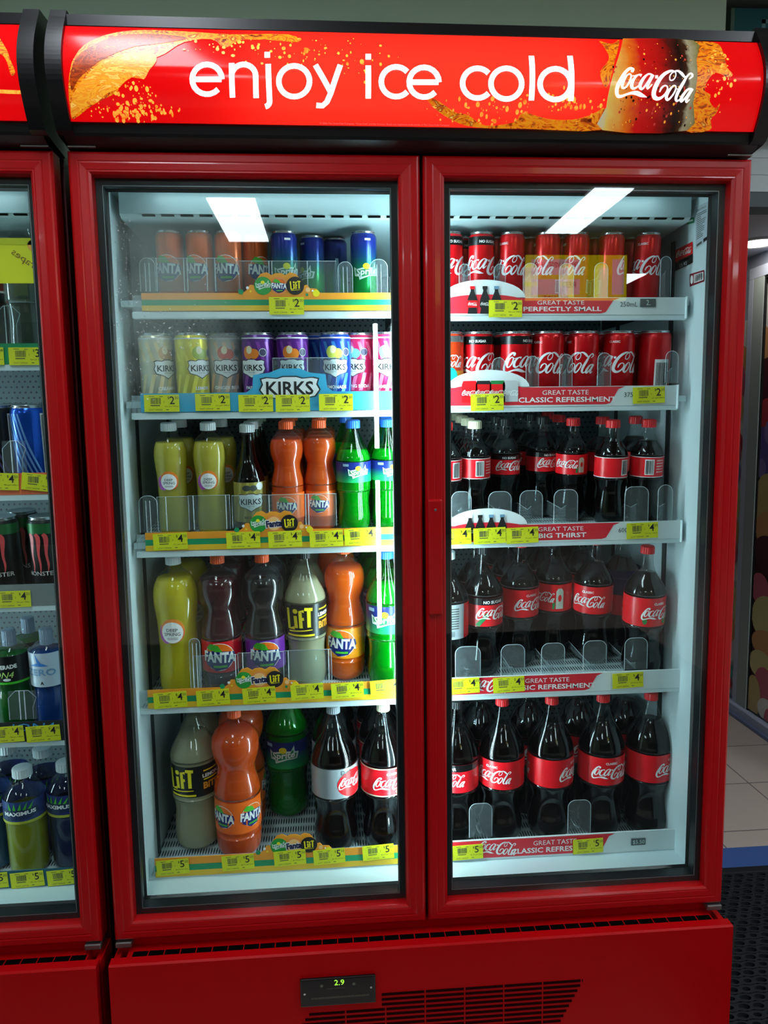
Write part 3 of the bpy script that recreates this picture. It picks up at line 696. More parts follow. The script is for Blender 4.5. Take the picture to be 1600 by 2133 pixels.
def sprite_logo(d, cx, cy, w_, bg=None, l=3):
    if bg: d.ell(cx, cy, w_*.62, w_*.62, bg, l-1)
    d.poly([(cx+w_*a, cy+w_*b) for a, b in [(-.46,-.12),(-.50,.20),(-.38,.12),(.0,.20),(.25,.18),(.36,.38),(.38,.16),(.52,.14),(.46,-.10),(.1,-.12),(-.28,-.26),(-.30,-.14)]], mat('sprite_edge', (225,240,230), .35), l)
    d.poly([(cx+w_*a*.9, cy+w_*(b*.8)) for a, b in [(-.46,-.10),(-.49,.16),(-.38,.10),(.0,.17),(.25,.15),(.36,.30),(.38,.13),(.50,.12),(.45,-.08),(.1,-.10),(-.28,-.22),(-.30,-.12)]], mat('sprite_green', (20,130,70), .35), l+1)
    d.text('Sprite', cx, cy+w_*.01, w_*.30, PW, w=w_*.78, bold=.03, rot=.08, shear=.15, layer=l+2); d.ell(cx-w_*.02, cy+w_*.22, w_*.13, w_*.11, YL, l+2)
def fanta_logo(d, cx, cy, w_, l=3, rim=True):
    if rim: d.ell(cx, cy, w_*.46, w_*.44, PW, l-1)
    d.ell(cx, cy, w_*.44, w_*.42, mat('fanta_orange', (240,110,20), .35), l)
    d.poly([(cx+w_*a, cy+w_*b) for a, b in [(-.46,.16),(-.5,-.02),(-.40,-.26),(-.1,-.44),(.22,-.38),(.42,-.16),(.5,-.04),(.46,.12),(.0,.20)]], NAVY, l+1)
    d.poly([(cx+w_*a, cy+w_*b) for a, b in [(-.38,.28),(-.25,.42),(-.02,.36),(.10,.16),(-.1,.17),(-.3,.22)]], LG, l+2)
    d.text('FANTA', cx, cy-.01*w_, w_*.34, PW, w=w_*.98, bold=.045, rot=-.05, layer=l+3)
    d.rect(cx-w_*.18, cy-w_*.34, cx+w_*.22, cy-w_*.27, LG, l+3)
def lift_logo(d, cx, cy, w_, l=3, m=None):
    m = m or YL; h = w_*.8
    for k, (pts) in enumerate([[(-.46,.42,.13),(-.40,-.34,.13),(-.16,-.30,.13)], [(-.13,.16,.13),(-.09,-.30,.13)], [(.20,.34,.12),(.06,.34,.12),(.09,-.30,.13)], [(.09,.04,.11),(.20,.05,.11)], [(.22,.42,.12),(.52,.40,.12)], [(.38,.38,.13),(.38,-.28,.13)]]):
        d.stroke([(cx+a*w_, cy+b*w_, c*w_) for a, b, c in pts], m, l, 1)
    d.ell(cx-.13*w_, cy+.33*w_, .10*w_, .09*w_, m, l); d.stroke([(cx-.4*w_, cy-.44*w_, .05*w_), (cx+.5*w_, cy-.38*w_, .03*w_)], m, l, 1)
def shield(d, cx, cy, w_, l=3, ht=.52, sub=True):
    pts = [(-.5,.24),(-.40,.27),(-.22,.25),(-.12,.29),(.12,.29),(.22,.25),(.40,.27),(.5,.24),(.47,.12),(.52,.0),(.44,-.14),(.2,-.20),(0,-.30),(-.2,-.20),(-.44,-.14),(-.52,0),(-.47,.12)]
    k = ht/.52
    d.poly([(cx+w_*a*1.06, cy+w_*b*k*1.10) for a, b in pts], mat('shield_edge', (40,44,48), .4), l); d.poly([(cx+w_*a, cy+w_*b*k) for a, b in pts], mat('shield_white', (226,232,234), .35), l+1)
    d.text('KIRKS', cx, cy+w_*.03, w_*.24, INK, w=w_*.84, bold=.02, layer=l+2)
    if sub: d.text('SINCE 1865', cx, cy-w_*.15, w_*.04, PDG, layer=l+2)
def left_strip(lv, u0, u1, vt0, vb0, vt1, vb1, bu, bv, scale, fanta_old, blue=False):
    "strip along the front of a left shelf; corners measured in the photograph"
    y = .138; A, B_, Cc, Dd = P(u0,vt0), P(u1,vt1), P(u1,vb1), P(u0,vb0)
    x0 = A[0]; x1 = -.036; zt = (A[1]+B_[1])/2; zb = (Cc[1]+Dd[1])/2; h = zt-zb
    m = MB()
    m.box(x0-.018, x1, y+.003, y+.010, zb-.006, zt-.004, clear('strip_holder', (235,245,245), .06, .4, .1, .25) if 'strip_holder' not in MATS else MATS['strip_holder'])
    m.box(x0, x1, y, y+.0015, zb, zt, PB if blue else PO)
    m.box(x0-.02, x1, y+.001, y+.016, zb-.014, zb-.001, WSH, .002)
    d = Dec()
    if not blue:
        d.rect(x0, zb+h*.30, x1, zb+h*.62, PG, 1); d.rect(x0, zb, x1, zb+h*.30, PYO, 1)
        cx, cz = P(bu, bv); s = scale
        hump = [(-.075,0),(-.066,.006),(-.060,.016),(-.054,.017),(-.048,.014),(-.045,.028),(-.036,.039),(-.024,.042),(-.014,.036),(-.006,.040),(.006,.040),(.014,.036),(.024,.042),(.036,.039),(.045,.028),(.048,.014),(.058,.017),(.064,.010),(.078,.009),(.086,0)]
        hp = [(cx+a*s, zt-.0005+b*s) for a, b in hump]+[(cx+.086*s, zt-.006), (cx-.075*s, zt-.006)]
        tr = geometry.tessellate_polygon([[Vector((a, b, 0)) for a, b in hp]]); nh = len(hp)
        m.add([(a, y-.00035, b) for a, b in hp]+[(a, y+.0015, b) for a, b in hp], [tuple(t) for t in tr]+[tuple(i+nh for i in t) for t in tr]+[(i, (i+1) % nh, nh+(i+1) % nh, nh+i) for i in range(nh)], PO)
        zc = zt+.014*s; r = .0185*s
        d.ell(cx-.032*s, zc, r, r, mat('badge_green', (40,150,60), .3), 2); sprite_logo(d, cx-.032*s, zc, r*1.7, None, 3)
        fanta = cx+.001*s
        d.ell(fanta, zc, r*.98, r*.98, mat('badge_salmon', (238,140,80), .35), 2)
        if fanta_old: d.ell(fanta, zc, r*.8, r*.8, mat('badge_light', (250,190,120), .35), 3); d.text('Fanta', fanta, zc, r*1.0, PW, w=r*2.0, bold=.09, rot=.08, layer=4); d.text('Fanta', fanta, zc, r*.8, mat('fanta_blue', (22,22,70), .35), w=r*1.8, bold=.045, rot=.08, layer=5)
        else: fanta_logo(d, fanta, zc, r*1.75, 3)
        d.ell(cx+.034*s, zc, r, r, mat('badge_black', (34,34,34), .3), 4); lift_logo(d, cx+.034*s, zc, r*1.15, 5)
        for a, b, r_, mm in [(-.078,.002,.0055,PG),(-.064,.010,.003,PW),(-.058,.003,.002,YL),(.060,.006,.0048,mat('bubble', (245,190,130), .4)),(.058,-.004,.003,PG),(.070,.004,.002,PW),(.077,-.001,.0072,YL)]: d.ell(cx+a*s, zt+b*s, r_*s, r_*s, mm, 2, 14)
    else:
        cx, cz = P(bu, bv); shield(d, cx, cz, .112, 3, .40)
        pl = Dec(); pl.poly([(cx+a, cz+b) for a, b in [(-.075,-.01),(-.072,.030),(-.04,.034),(-.02,.042),(.02,.042),(.04,.034),(.072,.030),(.076,-.01),(.05,-.03),(-.05,-.03)]], PB, 1); m.dec(pl, onplane(y))
        m.add([(a, y+.001, b) for a, b in [(cx-.09,zt-.002),(cx-.07,zt+.012),(cx+.07,zt+.012),(cx+.09,zt-.002)]], [(0,1,2,3)], PB)
    m.dec(d, onplane(y-.0002)); return m.build('shelf_strip', T1)
SP = {}
for lv in (1, 2, 3, 4, 5):
    zf, sl = SHELF[lv]
    shelf_deck(-.574, -.012, zf, sl); shelf_deck(.012, .574, zf, sl)
SP['L1'] = left_strip(1, 294, 820, 608, 646, 612, 648, 581, 610, .95, False)
SP['L2'] = left_strip(2, 292, 820, 817, 856, 817, 856, 604, 812, 1, False, True)
SP['L3'] = left_strip(3, 302, 825, 1110, 1148, 1098, 1135, 570, 1104, .95, True)
SP['L4'] = left_strip(4, 307, 828, 1440, 1478, 1415, 1453, 540, 1432, .97, True)
SP['L5'] = left_strip(5, 322, 832, 1788, 1827, 1762, 1800, 612, 1775, .97, True)
def rz(a): return a
for u, v, r_ in [(597,637,0)]: tag(SP['L1'], u, v, '2', '00', '80c per 100ml')
for u, v in [(337,840),(443,838),(533,840),(610,840),(700,838)]: tag(SP['L2'], u, v, '2', '30', '61c per 100ml')
for u, v, r_ in [(355,1128,.03),(507,1125,.02),(594,1123,.03),(680,1122,.03),(752,1117,.05)]: tag(SP['L3'], u, v, '4', '30', '71c per 100ml', -r_)
for u, v in [(355,1458),(444,1453),(540,1448),(640,1441),(724,1438),(805,1432)]: tag(SP['L4'], u, v, '4', '50', '$3.60 per litre', -.05)
for u, v in [(360,1806),(496,1796),(604,1787),(686,1784),(788,1775)]: tag(SP['L5'], u, v, '5', '50', '$2.75 per litre', -.05)
def right_strip(key, vt0, vb0, ur, vt1, vb1, l1, l2, ue, tu, tv, size, bottles, su=None):
    y = .138; A, B_, Cc, Dd = P(935,vt0), P(ur,vt1), P(ur,vb1), P(935,vb0)
    x0 = .045; x1 = B_[0]; zt = (A[1]+B_[1])/2; zb = (Cc[1]+Dd[1])/2; h = zt-zb
    m = MB().box(x0, x1, y, y+.004, zb, zt, mat('strip_white', (214,226,228), .35)).box(x0-.01, x1+.004, y+.001, y+.014, zb-.010, zb, WSH, .002).box(x1, x1+.0025, y-.006, y+.02, zb-.008, zt+.001, WSH, .001)
    d = Dec(); xe = P(ue, (vt1+vb1)/2)[0]
    d.poly([(x0, zb+h*.1), (xe-.028, zb+h*.08), (xe-.018, zb+h*.15), (xe-.010, zb+h*.5), (xe-.002, zb+h*.84), (xe+.012, zb+h*.97), (x0, zb+h*.97)], PRD, 1)
    cx, cz = P(tu, tv)
    d.text(l1, cx, zb+h*.70, h*.23, PW, w=.0245*len(l1)*.36, layer=2); d.text(l2, cx+.004, zb+h*.34, h*.26, PW, w=.030*len(l2)*.36 if len(l2) > 12 else .0285*len(l2)*.36, bold=.02, layer=2)
    if size: q = P(*size[1]); d.text(size[0], q[0], q[1], .0095, PDG, layer=2)
    if bottles:
        ec = P(bottles[0], vt0+6)[0]; pts = [(ec-.085*math.cos(PI*i/16), zt-.001+.036*math.sin(PI*i/16)) for i in range(17)]
        pts = [(max(.046, a), b) for a, b in pts]; nh = len(pts); tr = geometry.tessellate_polygon([[Vector((a, b, 0)) for a, b in pts]])
        m.add([(a, y, b) for a, b in pts]+[(a, y+.002, b) for a, b in pts], [tuple(t) for t in tr]+[tuple(i+nh for i in t) for t in tr]+[(i, (i+1) % nh, nh+(i+1) % nh, nh+i) for i in range(nh)], mat('oval_white', (226,234,236), .35))
        d.ell(ec, zt-.006, .078, .012, mat('oval_red', (214,38,52), .35), 2)
        for (bu, cap, bod) in bottles[1]:
            bx = P(bu, vt0)[0]
            if bottles[2] == 'b':
                d.poly([(bx+a*.9, zt-.020+b) for a, b in [(-.011,-.012),(-.009,.0),(-.011,.016),(-.004,.032),(-.004,.038),(.004,.038),(.004,.032),(.011,.016),(.009,0),(.011,-.012)]], INK, 4); d.rect(bx-.005, zt+.016, bx+.005, zt+.022, cap, 5); d.rect(bx-.0105, zt-.020, bx+.0105, zt-.006, bod, 5); d.script(bx, zt-.013, .018, PW, 6, ky=.2)
            else:
                d.rect(bx-.016, zt-.03, bx+.016, zt+.006, bod, 4); d.poly([(bx-.016,zt+.006),(bx-.013,zt+.013),(bx+.013,zt+.013),(bx+.016,zt+.006)], cap, 4); d.script(bx, zt-.012, .032, PW, 6, ky=.2)
    elif su:
        d.script(P(su, vt0)[0], zb+h*.55, .085, PW, 4, ky=.0)
    return m.dec(d, onplane(y-.0002)).build('shelf_strip', T1), d
cr, cg, cs, cb_ = PR, mat('cap_green', (20,120,60), .4), mat('cap_silver', (190,195,198), .4), mat('cap_lblue', (110,150,180), .4)
SP['R1'], _ = right_strip('R1', 622, 660, 1428, 617, 652, 'GREAT TASTE', 'PERFECTLY SMALL', 1280, 1168, 638, ('250mL', (1310,634)), (1008, [(984,cr,PR),(1010,INK,INK),(1034,cb_,INK)], 'b'))
SP['R2'], _ = right_strip('R2', 812, 855, 1410, 798, 838, 'GREAT TASTE', 'CLASSIC REFRESHMENT', 1290, 1178, 826, ('375mL', (1318,822)), (1018, [(978,cr,PR),(1007,INK,PR),(1036,cg,PR),(1063,cs,cs)], 'c'))
SP['R3'], _ = right_strip('R3', 1100, 1135, 1418, 1080, 1120, 'GREAT TASTE', 'BIG THIRST', 1280, 1168, 1107, ('600mL', (1306,1104)), (1015, [(979,PW,INK),(1000,INK,INK),(1023,cb_,INK),(1046,cb_,INK)], 'b'))
SP['R4'], _ = right_strip('R4', 1417, 1452, 1418, 1390, 1432, 'GREAT TASTE', 'CLASSIC REFRESHMENT', 1245, 1140, 1417, None, None, 1015)
SP['R5'], _ = right_strip('R5', 1748, 1790, 1418, 1732, 1772, 'GREAT TASTE', 'CLASSIC REFRESHMENT', 1270, 1156, 1759, None, None, 1035)
tag(SP['R1'], 1053, 643, '2', '00', '80c per 100ml'); tag(SP['R2'], 1015, 838, '2', '30', '61c per 100ml', -.02); tag(SP['R2'], 1352, 823, '2', '30', '61c per 100ml', -.03)
for u, v in [(948,1118),(1020,1116),(1088,1115),(1338,1105)]: tag(SP['R3'], u, v, '4', '30', '71c per 100ml', -.03)
for u, v in [(966,1429),(1060,1426),(1308,1417)]: tag(SP['R4'], u, v, '4', '50', '$3.60 per litre', -.04)
tag(SP['R5'], 974, 1775, '5', '50', '$2.75 per litre', -.03); tag(SP['R5'], 1225, 1762, '5', '50', '$2.75 per litre', -.03)
def lcd(strip, u, v, txt, hide=0):
    p = P(u, v); mb = MB().box(p[0]-.0165, p[0]+.0165, .1345, .1378, p[1]-.008, p[1]+.008, mat('lcd', (70,82,84), .3), .001)
    mb.dec(Dec().text(txt, p[0], p[1], .010, mat('lcd_digit', (205,225,225), .4)), onplane(.1343)).build('price_display', strip)
lcd(SP['R1'], 1349, 631, '2.'); lcd(SP['R5'], 1329, 1752, '$5.50')
# clear guards and dividers
def paddle(u0, u1, vt, vb, y, zlev, fin=True):
    a = P(u0, vb, y); b = P(u1, vb, y); c = P((u0+u1)/2, vt, y)
    x0, x1, z0, z1 = a[0], b[0], a[1], c[1]; r = min((x1-x0)/2, .016)
    out = [(x0, z0)]
    for i in range(9): t = PI-(PI/2)*i/8; out.append((x0+r+r*math.cos(t), z1-r+r*math.sin(t)))
    for i in range(9): t = PI/2-(PI/2)*i/8; out.append((x1-r+r*math.cos(t), z1-r+r*math.sin(t)))
    out.append((x1, z0)); n = len(out)
    m = MB(); tr = geometry.tessellate_polygon([[Vector((p[0], p[1], 0)) for p in out]])
    m.add([(p[0], y, p[1]) for p in out]+[(p[0], y+.0018, p[1]) for p in out], [tuple(t) for t in tr]+[tuple(i+n for i in t) for t in tr], ACR)
    m.tube([(p[0], y+.001, p[1]) for p in out], .0007, ACRE, 5)
    xm = (x0+x1)/2
    if fin:
        zf, sl = SHELF[zlev]
        m.prism([(y+.002, z0), (y+.44, zf+sl*.42), (y+.44, zf+sl*.42+.035), (y+.03, zf+.045), (y+.002, zf+.055)], xm-.0006, xm+.0006, ACR); m.tube([(xm, y+.002, zf+.055), (xm, y+.03, zf+.045), (xm, y+.44, zf+sl*.42+.035)], .0008, ACRE, 5)
    else: m.tube([(xm-.004, y-.0002, z0), (xm-.004, y-.0002, z1-.01)], .0008, ACRE, 5); m.tube([(xm+.004, y-.0002, z0), (xm+.004, y-.0002, z1-.01)], .0008, ACRE, 5)
    return m.build('shelf_divider', T1)
for q in [(941,982,1024,1100),(1018,1065,1024,1098),(1083,1130,1022,1096),(1154,1203,1020,1094),(1301,1350,1014,1088),(1370,1400,1010,1084)]: paddle(*q, .143, 3)
for q in [(949,1001,1347,1415),(1044,1093,1343,1410),(1128,1176,1340,1405),(1215,1263,1335,1400),(1301,1348,1329,1395)]: paddle(*q, .143, 4)
for q in [(978,1025,1674,1745),(1183,1230,1667,1738)]: paddle(*q, .143, 5)
for q in [(1026,1052,745,812),(1096,1122,742,810),(1166,1192,738,806),(1245,1272,735,803),(1386,1412,731,798)]: paddle(*q, .143, 2)
for q in [(957,980,550,620),(1030,1053,550,620),(1090,1120,548,620),(1165,1195,548,620),(1238,1266,547,620),(1375,1397,534,618)]: paddle(*q, .143, 1)
for q in [(293,325,537,607,1),(705,735,545,610,1),(772,808,540,611,1),(292,330,1033,1110,3),(398,420,1330,1438,4)]: paddle(*q[:4], .143, q[4], False)
def guard(u0, u1, vt, vb, cols):
    a = P(u0, vb, .146); b = P(u1, vt, .146); m = MB().box(a[0], b[0], .146, .148, a[1], b[1], ACR)
    m.tube([(a[0],.146,a[1]),(a[0],.146,b[1]),(b[0],.146,b[1]),(b[0],.146,a[1])], .0007, ACRE, 5)
    for u in cols: x = P(u, vt, .146)[0]; m.tube([(x,.1455,a[1]),(x,.1455,b[1])], .0009, ACRE, 5)
    m.build('shelf_guard', T1)
guard(312, 495, 538, 607, [325,382,389,430,447]); guard(500, 700, 544, 610, [560,566,640])
guard(330, 392, 1034, 1106, [345]); guard(395, 478, 1031, 1104, [402,470]); guard(485, 700, 1028, 1100, [560,636,642])
guard(406, 495, 1363, 1432, [414,490]); guard(498, 590, 1357, 1425, [505]); guard(592, 690, 1352, 1420, [600,684])
guard(570, 700, 745, 815, [640])
# ------------------------------------------------------------------ drinks
NSEG = 30
PROF = {
 'contour': [(0,.50),(.015,.72),(.04,.88),(.09,.95),(.14,.93),(.20,.84),(.26,.78),(.31,.80),(.37,.93),(.40,1.0),(.415,.985),(.61,.985),(.625,1.0),(.67,.95),(.72,.83),(.77,.66),(.82,.48),(.89,.31),(.92,.26),(.945,.25)],
 'contour2': [(0,.50),(.015,.72),(.04,.88),(.09,.95),(.15,.93),(.21,.84),(.27,.78),(.33,.80),(.38,.93),(.41,1.0),(.425,.985),(.64,.985),(.655,1.0),(.69,.93),(.73,.78),(.77,.60),(.81,.44),(.85,.34),(.90,.29),(.945,.28)],
 'contour6': [(0,.50),(.015,.72),(.04,.88),(.10,.96),(.17,.94),(.25,.86),(.31,.80),(.37,.82),(.42,.92),(.455,1.0),(.47,.985),(.66,.985),(.675,1.0),(.71,.93),(.75,.78),(.79,.60),(.83,.46),(.87,.38),(.91,.35),(.945,.35)],
 'twist': [(0,.55),(.02,.80),(.06,.93),(.15,.97),(.18,.96),(.42,.96),(.43,.98),(.47,.97),(.52,.89),(.57,.81),(.62,.80),(.67,.90),(.72,.98),(.77,1.0),(.82,.95),(.87,.74),(.905,.42),(.92,.33),(.945,.32)],
 'soft': [(0,.6),(.02,.82),(.06,.93),(.15,.95),(.25,.91),(.34,.87),(.40,.89),(.50,.90),(.58,.94),(.66,1.0),(.74,1.0),(.80,.93),(.86,.74),(.90,.46),(.92,.36),(.945,.36)],
 'cone': [(0,.5),(.015,.72),(.04,.88),(.10,.94),(.18,.93),(.26,.88),(.33,.91),(.38,.985),(.395,.985),(.63,.985),(.65,1.0),(.69,.95),(.74,.80),(.80,.60),(.86,.44),(.91,.33),(.945,.30)],
 'long': [(0,.85),(.01,.95),(.04,1.0),(.08,.99),(.48,.99),(.53,.94),(.60,.76),(.67,.57),(.76,.44),(.86,.36),(.93,.33),(.945,.33)],
 'sport': [(0,.8),(.02,.93),(.08,.97),(.30,.95),(.42,.88),(.50,.95),(.56,1.0),(.74,1.0),(.80,.90),(.85,.66),(.88,.42),(.90,.40)],
 'barrel': [(0,.75),(.02,.9),(.08,.95),(.45,.97),(.52,1.0),(.55,1.0),(.72,.99),(.78,.90),(.84,.70),(.88,.47),(.90,.42),(.92,.42)]}
def rad(prof, R, H):
    pf = catmull(PROF[prof], 3)
    return [(z*H, r*R) for z, r in pf]
def rz_at(pr, z):
    for (a, ra), (b, rb) in zip(pr, pr[1:]):
        if a <= z <= b: return ra+(rb-ra)*(z-a)/max(1e-6, b-a)
    return pr[-1][1]
def cylmap(R, off=.0004):
    def fn(a, b, l):
        r = R+off+.00018*l; t = a/R; return (r*math.sin(t), -r*math.cos(t), b)
    return fn
KINDS = {}
COLA = mat('cola', (4,1,1), .12, spec=.15); DRKR = mat('dark_red_cola', (24,4,12), .1)
def cap_mesh(H, r, m, h=.017):
    z0 = H-h
    return MB().lathe([(z0, r*.96), (z0, r), (z0+.002, r), (H-.002, r*.985)], m, 44, smooth=False, rib=.045).lathe([(H-.002, r*.985), (H-.0006, r*.93), (H, r*.85), (H, .0001)], m, 22).mesh('cap')
def bottle(kind, prof, H, R, liq, shell, fill, lab, capm, capr=None, neck=None, draw=None, ccap=.0145, caph=.017):
    pr = rad(prof, R, H); parts = []
    parts.append(('bottle_shell', MB().lathe([(.0015, .0001)]+pr, shell, NSEG).mesh('bottle_shell')))
    if liq:
        lp = [(z+ (.0012 if i == 0 else 0), max(.0005, r-.0012)) for i, (z, r) in enumerate(pr) if z < fill*H]; zt = fill*H; rt = rz_at(pr, zt)-.0012
        parts.append(('liquid', MB().lathe([(.0025, .0001)]+lp+[(zt, rt), (zt, .0001)], liq, NSEG).mesh('liquid')))
    if lab:
        z0, z1, m, dfn = lab; z0 *= H; z1 *= H; zc = (z0+z1)/2; Rl = max(rz_at(pr, z0), rz_at(pr, z1), rz_at(pr, zc))+.0004
        mb = MB()
        if m: mb.lathe([(z0, Rl), (z0+(z1-z0)*.33, Rl), (z0+(z1-z0)*.66, Rl), (z1, Rl)], m, 40)
        d = Dec(); dfn(d, zc, z1-z0, Rl)
        for it in range(1): mb.dec(d, cylmap(Rl), Rl*.2)
        parts.append(('wrap_label', mb.mesh('wrap_label')))
    parts.append(('cap', cap_mesh(H, ccap, capm, caph)))
    KINDS[kind] = (parts, H, R)
def can(kind, H, R, m, dfn, lidm=SILV):
    body = [(.0005, R*.72), (.001, R*.78), (H*.03, R*.90), (H*.055, R), (H*.90, R), (H*.935, R*.97), (H*.965, R*.88)]
    mb = MB().lathe([(.003, .0001)]+body, m, 36); d = Dec(); dfn(d, H, R); mb.dec(d, cylmap(R, .0002), R*.2, True)
    l = MB().lathe([(H*.965, R*.88), (H*.985, R*.855), (H*.99, R*.89), (H, R*.88), (H, R*.84), (H*.975, R*.80), (H*.975, .0001)], lidm, 36)
    l.box(-R*.16, R*.16, -R*.45, R*.10, H*.975, H*.975+.0012, SILV, .0005)
    KINDS[kind] = ([('can_body', mb.mesh('can_body')), ('can_lid', l.mesh('can_lid'))], H, R)
CR = mat('can_red', (206,8,20), .25, .35); CS = mat('can_slim_red', (214,10,22), .25, .35); INKC = mat('can_black', (14,14,16), .3, .2); RLAB = mat('label_red', (222,18,30), .3)
CAPR = mat('cap_red', (222,28,34), .4); CAPC = mat('cap_cream', (222,214,180), .45); CAPW = mat('cap_white', (220,228,232), .45); CAPO = mat('cap_orange', (236,88,30), .45); CAPK = mat('cap_black', (20,20,22), .45); CAPB = mat('cap_blue', (40,110,215), .4); CAPG = mat('cap_grey', (150,156,162), .45)
SCR = mat('script_silver', (232,232,236), .35)
def d_cola(nosugar=False, classic=True, w_=.122, zz=.50):
    def f(d, H, R):
        d.script(0, H*zz, w_, SCR, 3, ky=.55); d.rect(R*2.3, H*.10, R*2.9, H*.30, PW, 1); d.barcode(R*2.35, H*.11, R*2.85, H*.29, INK, 2, 3)
        if nosugar: d.rect(-PI*R, H*.80, PI*R, H*.925, INKC, 1); d.text('NO SUGAR', 0, H*.85, .0055, PW, bold=.03)
        elif classic: d.text('CLASSIC', 0, H*.83, .0045, PW, bold=.02)
    return f
can('cola_can', .132, .0328, CR, d_cola()); can('nosugar_can', .132, .0328, CR, d_cola(True)); can('slim_cola', .134, .0265, CS, d_cola(w_=.108)); can('slim_nosugar', .134, .0265, CS, d_cola(True, w_=.108))
def d_back(d, H, R): d.rect(-R*.55, H*.10, R*.45, H*.55, PW, 1); d.barcode(-R*.45, H*.12, R*.35, H*.5, INK, 2, 9); d.rect(R*.7, H*.1, R*.9, H*.8, mat('pale_red', (226,120,120), .4), 1)
can('cola_can_back', .132, .0328, CR, d_back)
def d_mango(d, H, R):
    d.rect(-PI*R, H*.1, PI*R, H*.40, mat('mango', (240,160,30), .3, .2), 1); d.ell(R*.3, H*.30, .016, .02, mat('aqua', (30,180,170), .3), 2); d.rect(-PI*R, H*.84, PI*R, H*.93, SILV, 1); d.script(0, H*.55, .07, SCR, 3, ky=.3); d.ell(-.01, H*.75, .009, .006, LG, 2)
can('mango_can', .132, .0328, mat('can_orange_red', (222,60,20), .3, .3), d_mango)
def d_fcan(d, H, R): fanta_logo(d, 0, H*.46, .058, 3)
can('slim_fanta', .134, .0265, mat('can_orange', (214,92,20), .28, .35), d_fcan)
gbs = ramp_z('can_blue_green', [(0,(10,160,70)),(.05,(14,150,70)),(.085,(16,70,120)),(.11,(16,36,130)),(.134,(16,32,120))], .25, .4)
def d_scan(d, H, R): sprite_logo(d, 0, H*.40, .055, None, 3); d.rect(-.004, H*.86, .008, H*.89, PW, 2)
can('slim_sprite', .134, .0265, gbs, d_scan)
def d_scan2(d, H, R): d.poly([(a, H*b) for a, b in [(-.006,.1),(.006,.1),(.008,.35),(.006,.5),(.003,.68),(-.003,.68),(-.006,.5),(-.008,.35)]], mat('pale_blue', (150,190,210), .4), 2)
can('slim_sprite_back', .134, .0265, gbs, d_scan2)
def kirks_can(kind, rgb, flav, stripe, fruit_):
    def f(d, H, R):
        sm = mat(kind+'_stripe', stripe, .3, .2)
        for k in range(-5, 6): d.poly([(k*.018-.006, H*.10), (k*.018+.002, H*.10), (k*.018+.012, H*.38), (k*.018+.004, H*.38)], sm, 1); d.poly([(k*.018+.004, H*.58), (k*.018+.011, H*.58), (k*.018-.001, H*.86), (k*.018-.008, H*.86)], sm, 1)
        fm = mat(kind+'_fruit', fruit_, .35); d.ell(-.006, H*.70, .012, .013, fm, 2); d.ell(.006, H*.68, .010, .010, fm, 2); d.ell(-.004, H*.74, .006, .008, mat('fruit_high', (236,226,190), .4), 3); d.ell(.024, H*.70, .009, .009, mat('seal_dark', (60,60,90), .4), 2); d.ring(.024, H*.70, .0075, .0075, .0008, PW, 3)
        shield(d, 0, H*.46, .052, 3, .60); d.text(flav, 0, H*.17, .0068, PW, bold=.03, layer=3); d.rect(-PI*R, H*.905, PI*R, H*.925, mat('pale_rim', (220,220,225), .4), 1)
        shield(d, 2.6*R, H*.46, .045, 3, .60)
    can(kind, .132, .0328, mat(kind+'_body', rgb, .28, .3), f)
kirks_can('cream_can', (206,200,176), 'CREAMING', (226,206,160), (190,150,110)); kirks_can('lemon_can', (222,208,24), 'LEMON', (236,226,60), (150,170,30)); kirks_can('ginger_can', (188,184,178), 'GINGER BEER', (230,190,160), (206,90,80))
kirks_can('pasito_can', (92,34,130), 'PASITO', (130,60,160), (236,130,40)); kirks_can('lemonade_can', (24,60,160), 'LEMONADE', (60,130,205), (200,214,90)); kirks_can('pink_can', (214,40,96), 'CREAMING SODA', (240,120,160), (120,190,220))
